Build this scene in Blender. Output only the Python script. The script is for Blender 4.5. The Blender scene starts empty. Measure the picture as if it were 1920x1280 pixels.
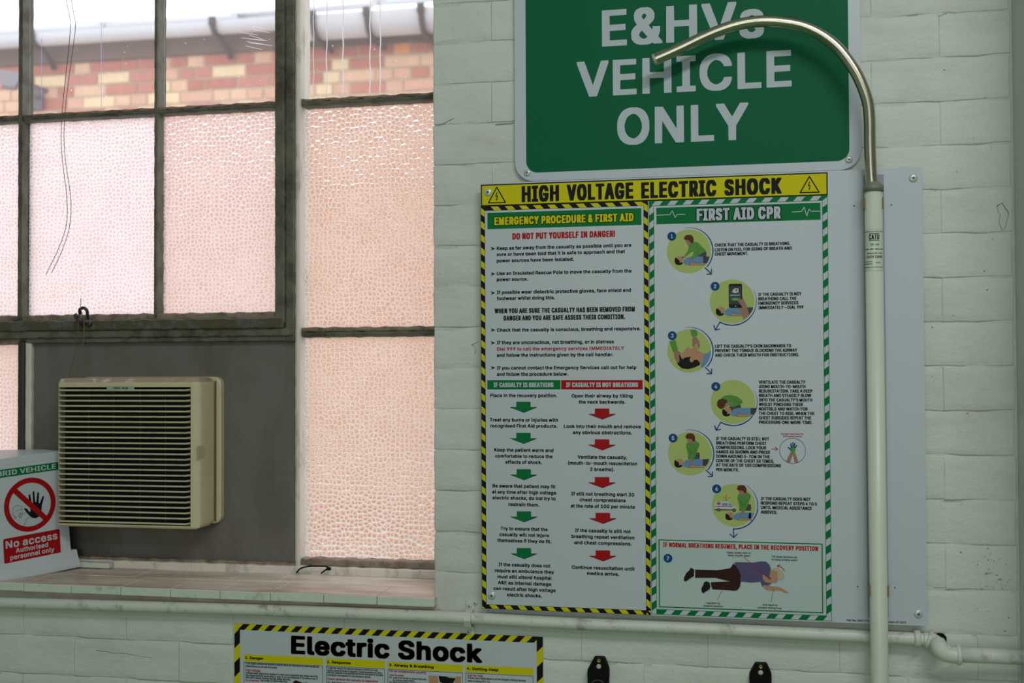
import bpy, bmesh, math, random
import numpy as np
from mathutils import Vector
from mathutils.geometry import tessellate_polygon
from math import radians, sin, cos, pi
random.seed(7)
SC = bpy.context.scene
COL = SC.collection
# ------------------------------------------------------------------ camera, world, lights, exposure
CAM = np.array([0.0, -2.05, 1.5]); FPX = 2133.0
def _basis(yaw, pitch, roll):
    cy, sy, cp, sp = cos(yaw), sin(yaw), cos(pitch), sin(pitch)
    f = np.array([-sy*cp, cy*cp, sp]); r = np.array([cy, sy, 0.0]); u = np.cross(r, f)
    cr, sr = cos(roll), sin(roll)
    return cr*r + sr*u, -sr*r + cr*u, f
RT, UP, FW = _basis(radians(11.316), radians(1.215), radians(-0.25))
cd = bpy.data.cameras.new('camera'); cam = bpy.data.objects.new('camera', cd); COL.objects.link(cam)
from mathutils import Matrix
m3 = Matrix((tuple(RT), tuple(UP), tuple(-FW))).transposed()
cam.matrix_world = Matrix.Translation(Vector(CAM)) @ m3.to_4x4()
cd.sensor_width = 36.0; cd.lens = FPX/1920*36.0; cd.clip_start = 0.05; cd.clip_end = 200
cd.dof.use_dof = True; cd.dof.focus_distance = 2.15; cd.dof.aperture_fstop = 4.0
SC.camera = cam
SC.view_settings.view_transform = 'Standard'; SC.view_settings.look = 'None'
SC.view_settings.exposure = 0.0; SC.view_settings.gamma = 1.0; SC.view_settings.use_curve_mapping = False
SC.cycles.use_denoising = True; SC.cycles.max_bounces = 10; SC.cycles.transmission_bounces = 8
SC.cycles.caustics_refractive = True; SC.cycles.blur_glossy = 1.0
wd = bpy.data.worlds.new('overcast_sky'); SC.world = wd; wd.use_nodes = True
bg = wd.node_tree.nodes['Background']; bg.inputs[0].default_value = (0.93, 0.96, 1.0, 1); bg.inputs[1].default_value = 2.1
def area(name, loc, sx, sy, watts, color, target):
    l = bpy.data.lights.new(name, 'AREA'); l.shape = 'RECTANGLE'; l.size = sx; l.size_y = sy; l.energy = watts; l.color = color
    o = bpy.data.objects.new(name, l); COL.objects.link(o); o.location = loc
    o.rotation_euler = (Vector(target) - Vector(loc)).to_track_quat('-Z', 'Y').to_euler(); return o
area('ceiling_tube_light', (0.7, -2.05, 3.2), 1.2, 0.25, 23.5, (0.97, 1.0, 0.97), (-0.1, -0.8, 0.6))
area('ceiling_tube_light', (-0.5, -3.9, 3.3), 1.5, 0.3, 10, (0.97, 0.99, 1.0), (-0.5, -2.4, 0))
area('frontal_fill_light', (-0.1, -4.85, 1.75), 2.4, 1.5, 29, (0.95, 0.99, 1.0), (-0.6, 0, 1.2))  # added frontal fill, a bare area light; no window is built here

# ------------------------------------------------------------------ pixel -> point on a real plane of the room
def ray(px, py):
    d = FW*FPX + RT*(px-960) - UP*(py-640); return d/np.linalg.norm(d)
def at(px, py, Y=0.0):
    d = ray(px, py); return CAM + d*((Y-CAM[1])/d[1])
def atz(px, py, Z):
    d = ray(px, py); return CAM + d*((Z-CAM[2])/d[2])
def atx(px, py, X):
    d = ray(px, py); return CAM + d*((X-CAM[0])/d[0])

# ------------------------------------------------------------------ materials
def s2l(c):
    c = c/255.0; return c/12.92 if c <= 0.04045 else ((c+0.055)/1.055)**2.4
def rgb(r, g, b): return (s2l(r), s2l(g), s2l(b))
MATS = {}
def mat(name, col, rough=0.6, metal=0.0, var=0.06, vscale=30, dirt=None, dirt_amt=0.0, dscale=8, dlo=0.5, dhi=0.7, bump=0.0, bscale=60, bump2=0.0, b2scale=8, coat=0.0, stretch=(1, 1, 1), spec=0.5):
    """principled surface: base colour varied by noise, an optional second colour laid on by noise patches, noise relief"""
    if name in MATS: return MATS[name]
    m = bpy.data.materials.new(name); MATS[name] = m; m.use_nodes = True
    nt = m.node_tree; N = nt.nodes; L = nt.links; p = N['Principled BSDF']
    p.inputs['Roughness'].default_value = rough; p.inputs['Metallic'].default_value = metal
    p.inputs['Coat Weight'].default_value = coat; p.inputs['Specular IOR Level'].default_value = spec
    tc = N.new('ShaderNodeNewGeometry'); mp = N.new('ShaderNodeMapping'); mp.inputs['Scale'].default_value = stretch
    L.new(tc.outputs['Position'], mp.inputs[0])
    def noise(s, d=4.0, r=0.6):
        n = N.new('ShaderNodeTexNoise'); n.inputs['Scale'].default_value = s; n.inputs['Detail'].default_value = d
        n.inputs['Roughness'].default_value = r; L.new(mp.outputs[0], n.inputs[0]); return n
    n1 = noise(vscale)
    mr = N.new('ShaderNodeMapRange'); mr.inputs[3].default_value = 1-var*2; mr.inputs[4].default_value = 1+var*2
    L.new(n1.outputs[0], mr.inputs[0])
    mx = N.new('ShaderNodeMix'); mx.data_type = 'RGBA'; mx.blend_type = 'MULTIPLY'; mx.inputs[0].default_value = 1
    mx.inputs[6].default_value = (*col, 1); L.new(mr.outputs[0], mx.inputs[7]); out = mx.outputs[2]
    if dirt:
        n2 = noise(dscale, 8, 0.68); r2 = N.new('ShaderNodeMapRange'); r2.inputs[1].default_value = dlo; r2.inputs[2].default_value = dhi
        r2.inputs[4].default_value = dirt_amt; L.new(n2.outputs[0], r2.inputs[0])
        m2 = N.new('ShaderNodeMix'); m2.data_type = 'RGBA'; L.new(r2.outputs[0], m2.inputs[0]); L.new(out, m2.inputs[6])
        m2.inputs[7].default_value = (*dirt, 1); out = m2.outputs[2]
    L.new(out, p.inputs['Base Color'])
    nrm = None
    for b, s in ((bump2, b2scale), (bump, bscale)):
        if b:
            nn = noise(s, 5, 0.65); bp = N.new('ShaderNodeBump'); bp.inputs['Strength'].default_value = 1.0
            bp.inputs['Distance'].default_value = b; L.new(nn.outputs[0], bp.inputs['Height'])
            if nrm: L.new(nrm, bp.inputs['Normal'])
            nrm = bp.outputs[0]
    if nrm: L.new(nrm, p.inputs['Normal'])
    return m
INK = {'white': (0.50, 0.55, 0.60), 'green': (0.0, 0.16, 0.042), 'signgreen': (0.0, 0.115, 0.047), 'yellow': (0.62, 0.56, 0.004), 'black': (0.008, 0.008, 0.009),
       'red': (0.40, 0.012, 0.014), 'blue': (0.002, 0.06, 0.20), 'lime': (0.42, 0.50, 0.16), 'hair': (0.10, 0.030, 0.012), 'dark': (0.012, 0.010, 0.010),
       'skin': (0.47, 0.26, 0.16), 'skin2': (0.34, 0.19, 0.14), 'jumper': (0.10, 0.28, 0.06), 'jumper2': (0.07, 0.21, 0.05), 'shirt': (0.14, 0.27, 0.46), 'trouser': (0.07, 0.07, 0.085), 'trouser2': (0.055, 0.056, 0.075),
       'phone': (0.05, 0.055, 0.06), 'palebox': (0.47, 0.57, 0.56), 'purple': (0.10, 0.085, 0.19), 'brown': (0.035, 0.012, 0.010), 'old': (0.52, 0.42, 0.33),
       'text': (0.012, 0.013, 0.015), 'grey': (0.3, 0.3, 0.31), 'signred': (0.38, 0.006, 0.008), 'orange': (0.5, 0.08, 0.01), 'shade': (0.36, 0.42, 0.42)}
def ink(k): return mat('printed_' + k, INK[k], 0.5, var=0.015, vscale=14, spec=0.12)

# ------------------------------------------------------------------ objects
LOC = {}
def setp(o, label=None, cat=None, group=None, kind=None):
    for k, v in (('label', label), ('category', cat), ('group', group), ('kind', kind)):
        if v: o[k] = v
    return o
def root(name, loc, label=None, cat=None, group=None, kind=None):
    o = bpy.data.objects.new(name, None); COL.objects.link(o); o.location = Vector([float(a) for a in loc]); o.empty_display_size = 0.05
    LOC[o.name] = np.array([float(a) for a in loc]); return setp(o, label, cat, group, kind)
def mk(name, V, F, mats, parent=None, smooth=False, mi=None, **kw):
    V = np.asarray(V, float); base = LOC[parent.name] if parent is not None else np.zeros(3)
    own = kw.pop('origin', None)
    if own is None: own = V.mean(0) if len(V) else base
    own = np.asarray(own, float)
    me = bpy.data.meshes.new(name); me.from_pydata([tuple(v) for v in (V-own)], [], [tuple(int(i) for i in f) for f in F])
    for m in (mats if isinstance(mats, (list, tuple)) else [mats]): me.materials.append(m)
    if mi is not None: me.polygons.foreach_set('material_index', [int(a) for a in mi])
    if smooth: me.polygons.foreach_set('use_smooth', [True]*len(me.polygons))
    me.update(); o = bpy.data.objects.new(name, me); COL.objects.link(o)
    if parent is not None: o.parent = parent
    o.location = Vector([float(a) for a in (own-base)]); LOC[o.name] = own
    return setp(o, **kw)
def mkb(name, bm, mats, parent=None, smooth=False, **kw):
    bm.verts.ensure_lookup_table(); bm.verts.index_update()
    V = [tuple(v.co) for v in bm.verts]; F = [[v.index for v in f.verts] for f in bm.faces]; mi = [f.material_index for f in bm.faces]
    sm = [f.smooth for f in bm.faces]; bm.free()
    o = mk(name, V, F, mats, parent, smooth, mi, **kw)
    if not smooth: o.data.polygons.foreach_set('use_smooth', sm)
    return o
def bbox(bm, x0, x1, y0, y1, z0, z1, bev=0.0, seg=2, mi=0):
    r = bmesh.ops.create_cube(bm, size=1.0); vs = r['verts']
    for v in vs: v.co = Vector(((x0+x1)/2 + v.co.x*(x1-x0), (y0+y1)/2 + v.co.y*(y1-y0), (z0+z1)/2 + v.co.z*(z1-z0)))
    es = list({e for v in vs for e in v.link_edges}); fs = list({f for v in vs for f in v.link_faces})
    for f in fs: f.material_index = mi
    if bev: bmesh.ops.bevel(bm, geom=es, offset=bev, segments=seg, affect='EDGES', profile=0.5, material=-1)
def tube(bm, pts, r, n=16, cap=True, mi=0):
    pts = [np.asarray(p, float) for p in pts]; rs = r if isinstance(r, (list, tuple)) else [r]*len(pts)
    T = []
    for i in range(len(pts)):
        a = pts[max(i-1, 0)]; b = pts[min(i+1, len(pts)-1)]; t = b-a; T.append(t/(np.linalg.norm(t)+1e-12))
    up = np.array([0, 1.0, 0]) if abs(T[0][1]) < 0.9 else np.array([1.0, 0, 0])
    a = np.cross(T[0], up); a /= np.linalg.norm(a); rings = []
    for i, p in enumerate(pts):
        a = a - T[i]*(a@T[i]); a /= np.linalg.norm(a); b = np.cross(T[i], a)
        rings.append([bm.verts.new(Vector(p + rs[i]*(cos(2*pi*k/n)*a + sin(2*pi*k/n)*b))) for k in range(n)])
    for i in range(len(rings)-1):
        for k in range(n):
            f = bm.faces.new((rings[i][k], rings[i][(k+1) % n], rings[i+1][(k+1) % n], rings[i+1][k])); f.smooth = True; f.material_index = mi
    if cap:
        bm.faces.new(rings[0]).material_index = mi; bm.faces.new(rings[-1][::-1]).material_index = mi
    bmesh.ops.recalc_face_normals(bm, faces=bm.faces[:])
def smoothpath(P, k=6):
    """Catmull-Rom through the points"""
    P = [np.asarray(p, float) for p in P]; Q = [2*P[0]-P[1]] + P + [2*P[-1]-P[-2]]; out = []
    for i in range(1, len(Q)-2):
        for j in range(k):
            t = j/k; a, b, c, d = Q[i-1], Q[i], Q[i+1], Q[i+2]
            out.append(0.5*((2*b) + (c-a)*t + (2*a-5*b+4*c-d)*t*t + (3*b-a-3*c+d)*t**3))
    out.append(P[-1]); return out
def lathe(bm, c, axis, prof, n=20, mi=0):
    """profile [(distance along axis, radius)] spun about axis through c"""
    axis = np.asarray(axis, float)/np.linalg.norm(axis); h = np.array([0, 0, 1.0]) if abs(axis[2]) < 0.9 else np.array([1.0, 0, 0])
    a = np.cross(axis, h); a /= np.linalg.norm(a); b = np.cross(axis, a); rings = []
    for d, r in prof:
        rings.append([bm.verts.new(Vector(np.asarray(c)+axis*d+max(r, 1e-5)*(cos(2*pi*k/n)*a+sin(2*pi*k/n)*b))) for k in range(n)])
    for i in range(len(rings)-1):
        for k in range(n):
            f = bm.faces.new((rings[i][k], rings[i][(k+1) % n], rings[i+1][(k+1) % n], rings[i+1][k])); f.smooth = True; f.material_index = mi
    bm.faces.new(rings[0]).material_index = mi; bm.faces.new(rings[-1]).material_index = mi
    bmesh.ops.recalc_face_normals(bm, faces=bm.faces[:])

# ------------------------------------------------------------------ lettering: glyph outlines (cap height 200 units)
GLYPHS_PLAIN = """A 190 8 1 6 2 7 14 73 198 76 199 119 199 121 198 188 16 188 2 187 1 146 1 126 53 70 53 68 51 50 1/81 85 113 85 115 87 98 135 96 133
B 181 24 1 22 2 22 198 24 199 116 199 142 192 155 180 161 172 165 158 164 125 158 113 150 105 162 94 169 83 172 73 172 41 166 26 156 13 150 10 128 2/65 34 99 33 117 39 128 50 130 60 128 65 117 78 106 84 93 86 66 86 64 84/65 118 95 118 109 123 121 136 123 142 121 151 115 158 101 165 66 167 64 165
C 201 88 -1 67 4 48 15 35 28 23 49 15 83 15 117 19 142 28 163 36 173 48 185 67 196 89 202 127 202 143 198 164 188 180 172 190 151 193 142 192 130 151 130 142 147 129 160 108 168 96 165 87 160 76 151 64 132 57 105 59 81 64 68 74 50 87 40 102 33 112 33 132 43 141 51 150 69 152 71 191 71 193 69 191 53 184 34 176 23 158 8 143 2 127 -2
D 198 24 1 22 2 23 199 112 199 136 194 155 184 167 173 178 157 185 139 188 120 188 81 186 67 180 49 169 30 157 18 148 12 124 3 109 1/65 34 96 35 117 42 132 55 139 67 144 80 146 90 146 110 141 131 127 151 116 159 102 164 91 167 66 167 64 165
E 167 24 1 22 2 22 198 24 199 154 199 155 198 155 168 154 167 66 167 64 165 64 119 66 118 148 118 150 116 150 87 148 85 65 84 64 35 66 33 155 33 157 32 157 2 155 1
F 164 24 1 22 2 22 198 24 199 153 199 154 198 154 168 153 167 66 167 64 165 65 116 144 115 146 113 146 84 144 82 65 82 64 2 62 1
G 205 88 -1 68 3 55 10 39 22 28 37 19 58 15 83 15 117 17 132 23 151 35 172 43 182 61 194 88 202 134 201 153 194 175 178 189 154 193 144 193 131 191 129 151 129 136 153 124 162 108 168 91 163 81 156 73 149 64 132 59 119 57 94 64 68 74 50 83 43 103 33 114 33 128 39 140 49 149 63 151 73 150 74 105 75 105 105 193 106 195 104 195 70 193 54 188 41 181 28 170 16 157 7 144 2 128 -2
H 203 24 1 22 2 23 199 62 199 64 198 65 119 142 119 144 120 144 198 145 199 186 199 186 1 145 1 144 2 143 85 66 86 64 84 64 2 62 1
I 124 13 1 11 2 12 32 41 33 43 35 43 165 41 167 12 168 11 198 13 199 116 199 118 198 117 168 88 167 86 165 86 35 88 33 117 32 118 2 116 1
J 159 58 -1 38 5 28 12 20 22 15 35 12 47 12 74 14 75 53 75 54 74 54 62 57 49 67 37 74 33 79 32 90 39 97 48 100 60 100 198 102 199 140 199 142 198 142 43 138 28 131 18 124 10 111 3 95 -2
K 185 24 1 22 2 23 199 62 199 64 198 64 127 66 126 134 199 183 199 182 186 122 122 114 111 183 13 183 1 136 2 81 78 64 61 64 1
L 158 24 1 22 2 22 198 24 199 62 199 64 198 64 35 66 33 150 33 152 32 152 2 150 1
M 244 24 1 22 2 23 199 73 199 75 198 124 71 127 73 175 198 177 199 227 199 227 1 188 1 186 2 186 99 184 101 145 2 143 1 106 1 64 102 63 2 61 1
N 206 24 1 22 2 23 199 69 198 145 79 147 81 147 198 149 199 188 199 189 1 142 1 65 121 64 2 62 1
O 209 88 -1 76 1 58 8 48 15 36 27 28 37 19 58 15 83 15 117 17 132 24 153 36 173 48 185 58 192 76 199 89 202 134 201 153 194 170 183 181 171 191 154 196 139 200 122 200 78 197 65 192 48 181 29 170 17 156 7 138 1 127 -2/106 33 112 33 127 39 143 54 152 69 158 90 156 117 147 140 132 157 122 164 108 168 87 160 74 150 64 132 57 105 59 81 64 68 71 55 87 40
P 177 24 1 22 2 22 198 24 199 114 199 127 197 143 190 150 185 161 173 168 152 169 125 167 111 162 97 148 81 129 72 107 68 65 68 64 2 62 1/65 102 98 102 112 108 119 115 126 131 126 138 122 150 117 157 106 164 94 167 65 166
Q 209 148 -17 134 -1 89 -2 76 1 58 8 48 15 36 27 23 49 15 83 15 117 19 142 27 160 36 173 48 185 67 196 89 202 127 202 148 196 165 187 176 177 187 161 193 149 200 122 200 78 192 48 187 39 173 20 190 -4 190 -15 189 -17/106 33 109 34 92 57 91 70 132 71 145 57 152 69 158 90 156 117 147 140 132 157 122 164 108 168 87 160 74 150 64 132 57 105 59 81 64 68 71 55 87 40
R 178 24 1 22 2 22 198 24 199 115 199 128 197 144 190 157 180 164 168 169 147 169 124 167 112 162 99 150 86 140 78 175 15 175 2 174 1 130 1 92 72 89 73 66 73 64 71 64 2 62 1/65 106 92 106 109 110 116 115 123 124 126 132 126 140 120 153 112 161 101 165 65 166
S 177 74 -3 60 -1 47 4 35 11 25 21 15 41 15 62 56 63 62 48 70 39 79 34 91 31 105 34 114 39 123 49 126 56 126 61 118 71 109 76 52 94 36 104 25 115 20 127 20 159 23 170 32 182 50 195 73 202 119 201 142 192 154 181 159 174 165 161 166 141 126 140 121 151 115 158 106 165 93 169 81 166 71 160 65 153 62 144 64 138 77 128 93 121 129 111 144 104 155 96 163 87 167 77 168 43 164 29 158 20 150 12 136 4 123 -1 108 -3
T 178 73 1 71 2 71 165 70 167 13 167 12 168 12 198 13 199 170 199 172 198 172 168 170 167 115 167 113 165 113 2 112 1
U 203 93 -3 75 -1 57 6 37 21 26 40 22 57 22 198 24 199 62 199 64 198 65 67 70 55 82 40 101 32 108 32 127 40 139 55 144 68 145 198 147 199 185 199 187 198 187 58 181 35 167 16 150 5 128 -2
V 190 76 1 9 179 6 188 6 198 8 199 50 199 98 65 144 198 147 199 187 199 188 198 188 186 122 4 119 1
W 266 58 1 56 2 7 182 7 199 48 199 49 198 80 81 83 87 110 191 114 199 156 199 159 198 190 81 194 91 221 198 223 199 264 199 265 186 262 177 213 1 169 1 167 2 139 105 135 115 104 2 101 1
X 188 8 1 7 2 7 13 69 102 12 186 12 199 56 199 95 143 97 142 137 199 181 199 182 186 124 103 185 14 185 1 140 1 96 63 53 2
Y 187 77 1 75 2 74 78 6 187 6 198 8 199 52 199 93 132 97 129 140 199 184 199 186 198 186 187 118 78 117 2 115 1
Z 174 17 1 15 2 15 29 108 165 107 167 17 167 15 168 15 199 164 199 164 170 72 35 74 33 164 33 166 32 165 1
a 156 54 -3 32 4 21 13 15 21 11 34 11 58 14 69 23 80 32 85 55 92 91 96 99 99 100 105 92 116 85 120 80 121 63 113 55 102 37 101 16 108 17 123 23 133 30 141 43 148 53 151 64 154 96 154 115 150 126 143 133 137 139 126 142 115 142 2 140 1 99 1 81 -3/70 30 80 32 93 41 100 54 100 64 76 61 64 58 56 50 53 46 56 40 62 34
b 169 82 -3 74 -2 62 3 59 1 21 1 19 2 19 198 21 199 59 199 61 149 77 154 109 154 125 150 135 144 146 135 155 120 160 106 162 94 162 57 155 33 148 20 136 8 124 1 103 -3/87 32 95 32 106 39 116 54 120 69 120 84 113 103 103 115 90 121 82 118 72 110 65 97 60 80 61 65 67 50 77 37
c 159 75 -3 60 -1 44 6 29 19 23 28 16 43 13 61 13 90 15 104 20 119 28 131 38 141 47 147 70 154 109 153 127 146 140 136 151 117 152 104 150 102 129 96 113 96 102 113 94 118 86 121 80 119 73 115 65 108 59 97 55 82 55 69 58 57 66 43 77 33 84 31 99 36 106 43 114 56 130 56 150 50 152 48 152 36 142 19 128 6 107 -2
d 169 70 -3 51 1 38 9 28 19 20 32 16 42 13 61 13 91 19 118 27 131 34 140 45 147 55 151 66 154 97 154 114 149 115 199 153 199 155 198 155 2 153 1 117 1 114 3 101 -2/82 32 87 31 94 34 104 43 110 54 114 70 113 88 108 103 97 115 84 121 76 118 65 109 60 101 55 83 55 70 61 49 72 37
e 162 76 -3 60 -1 46 5 37 11 24 26 15 47 13 61 14 98 22 122 32 137 45 146 58 151 69 154 101 154 125 146 135 138 145 126 150 117 154 102 155 64 153 63 58 63 56 61 60 50 68 39 77 33 87 30 94 32 104 38 114 51 132 51 151 46 153 44 153 34 144 16 127 4 109 -2/57 94 109 93 111 95 101 113 94 118 84 121 74 117 66 111 59 101
f 106 31 1 29 2 29 119 28 121 3 122 2 150 4 151 29 152 29 174 32 186 37 194 47 202 66 208 92 208 106 205 108 202 108 191 102 173 80 173 75 170 71 161 71 153 73 151 101 151 103 150 102 122 73 121 71 119 71 2 70 1/49 133 53 135 51 140 48 138
g 169 62 -54 47 -50 32 -42 20 -28 20 -13 38 -3 55 -3 65 -13 72 -19 87 -23 101 -17 108 -11 112 -4 114 6 113 7 101 3 61 3 45 8 27 23 18 39 13 62 13 92 19 118 33 139 45 147 60 153 97 154 114 148 117 151 153 151 155 150 155 -13 151 -27 139 -42 127 -49 114 -53/80 36 88 36 101 43 110 56 114 70 114 84 107 105 97 115 84 121 76 118 65 109 59 98 55 83 55 71 60 54 70 42
h 164 21 1 19 2 19 198 21 199 59 199 60 198 61 149 78 154 115 153 124 150 136 142 146 126 150 106 150 2 149 1 111 1 109 2 108 97 102 111 94 118 85 120 80 118 70 111 61 95 60 2 59 1
i 74 22 1 20 2 20 150 22 151 59 151 61 150 61 2 59 1/29 164 20 167 15 175 15 193 19 200 30 205 51 205 59 202 64 196 65 191 65 178 62 170 57 165 51 163
j 74 -2 -52 -4 -50 -4 -21 -2 -19 6 -19 13 -16 17 -12 20 0 20 150 22 151 59 151 61 150 60 -23 52 -39 41 -48 26 -52/29 164 20 167 15 175 15 193 19 200 30 205 51 205 59 202 63 196 65 191 65 178 62 170 57 165 51 163
k 153 21 1 19 2 19 198 21 199 59 199 60 198 61 108 104 151 149 151 150 150 149 138 98 85 153 16 155 12 155 2 153 1 109 1 64 55 60 50 60 1
l 83 46 0 30 5 24 13 19 26 19 198 21 199 59 199 60 198 60 44 62 36 66 33 81 31 85 15 85 4 83 1 74 -1
m 237 21 1 19 2 20 151 59 151 62 150 73 154 108 154 118 150 128 143 138 150 151 154 188 154 201 150 213 139 220 129 224 109 223 1 184 1 182 2 182 102 177 112 164 121 156 118 148 111 142 97 142 2 140 1 102 1 101 98 97 111 87 119 82 121 70 113 63 104 60 92 60 2 59 1
n 164 21 1 19 2 20 151 59 151 62 149 78 154 108 154 124 150 131 146 137 141 145 129 150 106 150 1 111 1 109 2 108 97 102 111 94 118 85 120 80 118 70 111 61 95 60 2 59 1
o 166 75 -3 60 -1 44 6 29 19 23 28 16 43 13 61 13 90 15 104 20 119 28 131 38 141 47 147 70 154 108 153 122 148 138 137 152 117 159 91 158 51 150 29 144 20 128 6 107 -2/82 32 87 31 94 33 106 43 112 54 117 68 117 83 109 104 99 115 86 121 75 117 65 108 59 97 55 82 55 69 61 49 72 37
p 169 21 -52 19 -50 19 150 21 151 59 151 62 149 77 154 109 154 132 146 142 138 151 127 159 109 162 94 162 57 160 46 152 26 143 14 136 8 118 -1 103 -3 83 -3 61 2 60 -51/87 32 95 32 106 39 116 54 120 69 120 84 113 103 103 115 90 121 82 118 72 110 65 97 60 80 61 65 67 50 77 37
q 169 116 -52 114 -50 114 2 92 -3 72 -3 51 1 38 9 28 19 20 32 16 42 13 61 13 91 19 118 27 131 34 140 45 147 55 151 66 154 97 154 114 148 117 151 153 151 155 150 155 -50 153 -52/82 32 87 31 94 34 104 43 110 54 114 70 113 88 108 103 97 115 84 121 76 118 65 109 60 101 55 83 55 70 61 49 72 37
r 108 21 1 19 2 19 150 21 151 62 151 73 154 106 154 108 152 108 120 87 120 76 116 68 110 61 96 60 2 59 1
s 147 64 -3 49 -1 29 9 21 16 16 25 13 34 13 46 15 47 31 51 52 51 63 36 67 33 78 30 91 36 96 42 96 47 87 55 43 67 28 76 22 83 18 94 18 120 25 136 31 142 42 148 62 154 94 154 106 151 117 147 129 137 134 129 138 118 137 108 117 102 100 102 89 118 79 122 67 118 60 109 65 101 72 97 117 85 131 76 136 69 141 56 139 30 134 18 125 9 117 4 99 -2
t 97 52 0 43 3 35 8 28 16 25 26 23 119 22 121 4 121 2 123 3 151 22 151 23 153 23 184 25 185 64 185 66 184 66 152 92 151 94 150 93 122 67 121 66 119 66 42 68 36 72 33 93 31 97 14 97 2 91 -1/43 133 47 135 45 140 42 138
u 164 64 -1 50 1 37 8 26 21 22 32 19 43 19 150 21 151 59 151 60 150 61 55 67 42 75 35 84 32 90 34 101 43 108 58 109 150 111 151 149 151 150 150 150 2 149 1 111 1 108 4 96 -1 87 -2
v 156 61 1 8 135 6 140 6 150 8 151 48 151 50 150 77 75 82 68 111 150 113 151 153 151 155 150 155 139 153 133 103 2 101 1
w 222 52 1 49 5 9 136 9 151 51 151 69 85 72 80 92 150 94 151 134 151 136 150 155 79 157 81 176 150 178 151 218 151 219 139 176 1 138 1 135 2 117 65 114 74 113 74 92 1
x 152 9 1 8 2 8 13 52 77 12 138 12 151 55 151 80 116 104 151 147 151 148 139 106 77 150 13 150 1 106 1 81 39 78 40 52 1
y 156 29 -53 22 -52 17 -49 17 -40 22 -21 25 -19 41 -19 46 -17 51 -11 57 6 8 135 6 140 6 150 8 151 48 151 50 150 77 75 82 68 112 151 153 151 155 150 155 139 153 133 89 -32 85 -37 71 -49 55 -53
z 153 17 1 15 2 16 29 84 118 83 120 19 120 18 122 18 151 140 151 140 120 75 35 77 33 141 33 143 32 142 1
0 180 74 -1 57 4 43 13 32 27 27 39 21 56 18 81 18 119 20 137 25 158 31 171 37 180 47 190 57 196 75 202 111 202 126 197 140 189 150 178 157 165 163 150 167 125 166 65 158 37 150 22 139 10 126 3 111 -2/89 33 94 32 104 37 116 51 122 65 126 91 125 118 117 146 108 160 94 168 88 167 80 162 69 147 61 123 59 101 61 77 69 53 80 38
1 180 30 1 28 2 29 32 77 32 78 34 78 151 76 151 52 134 33 133 32 135 32 168 72 199 119 199 121 198 121 34 122 32 162 32 163 2 161 1 104 1 102 2 102 19 99 20 97 19 97 2 95 1
2 180 25 1 23 2 24 30 102 113 114 131 117 140 115 151 110 159 98 167 91 169 81 165 74 159 69 151 66 136 64 134 26 134 25 136 25 156 31 174 40 186 51 194 74 202 111 202 126 197 135 193 145 185 155 170 159 153 158 126 153 111 138 90 87 35 88 33 160 33 161 32 161 2 160 1
3 180 69 -1 49 4 29 18 22 28 17 40 17 59 58 60 61 50 70 39 76 35 90 31 103 35 114 44 120 56 120 63 113 77 101 87 89 91 60 92 58 94 59 123 94 164 95 166 27 167 25 168 25 198 27 199 154 199 155 198 155 170 112 120 113 119 136 112 146 105 156 94 163 70 163 49 159 33 154 23 145 13 129 4 109 -2
4 180 105 1 103 2 103 39 16 39 15 41 15 70 90 198 92 199 131 199 133 198 133 188 131 184 66 74 68 72 103 73 104 128 143 129 144 127 144 74 146 72 170 71 170 41 168 39 145 38 144 2 143 1/123 51 126 53 126 58 124 60 122 58
5 180 71 -1 51 5 33 20 23 39 23 59 62 60 66 50 76 38 86 33 93 32 99 34 110 42 117 54 120 68 117 78 111 89 99 98 92 101 76 98 65 91 47 91 26 93 24 95 35 198 37 199 151 199 153 198 152 167 75 167 73 165 71 136 72 134 79 135 116 134 129 130 147 116 157 101 162 81 162 51 157 33 149 21 141 13 128 4 109 -2
6 180 74 -1 52 6 46 11 32 26 28 35 23 53 23 78 26 90 32 108 42 124 92 198 94 199 135 199 137 198 136 186 97 130 99 128 110 128 132 123 149 110 157 96 161 81 161 48 159 39 156 30 147 18 129 4 110 -2/91 32 100 34 109 41 117 53 120 64 117 76 112 84 105 92 95 96 85 95 79 91 71 82 65 69 67 56 74 43 84 35
7 180 37 1 36 2 37 14 113 165 111 167 25 167 23 168 23 198 25 199 160 199 162 198 161 164 81 2 78 1
8 180 71 -1 52 4 36 13 26 26 20 39 20 74 30 94 42 105 33 116 26 133 27 165 37 182 43 189 58 197 75 202 117 201 127 197 140 190 154 174 158 163 159 137 157 126 153 117 143 105 157 91 165 75 166 65 165 40 161 28 154 18 133 4 112 -2/89 32 95 31 111 38 116 42 123 56 121 65 115 75 104 83 95 86 84 84 73 78 64 67 62 58 65 47 72 39 80 34/89 120 99 122 107 127 114 136 117 144 111 158 102 166 92 169 79 163 71 154 68 146 73 132 79 126
9 180 50 1 48 2 48 13 88 70 86 72 67 73 57 76 44 84 35 92 28 105 23 123 23 149 26 163 31 173 39 184 46 190 59 197 74 202 110 202 128 197 145 185 154 173 159 160 161 151 161 119 157 103 138 68 93 2/89 104 98 104 109 112 117 124 120 136 117 147 110 159 100 166 93 169 85 166 74 157 65 139 65 132 71 119 79 109
. 82 29 0 22 6 18 13 18 30 22 37 27 42 32 44 57 44 64 40 69 35 71 29 71 14 67 6 62 1 57 -1
, 82 16 -44 14 -42 14 -29 24 36 26 38 67 38 69 36 69 26 50 -42 48 -44
! 85 30 0 23 6 19 13 19 30 23 37 33 44 58 44 65 40 70 34 72 28 72 15 68 6 63 1 58 -1/27 59 25 61 24 84 23 198 24 199 65 199 67 198 66 61 64 59
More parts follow.
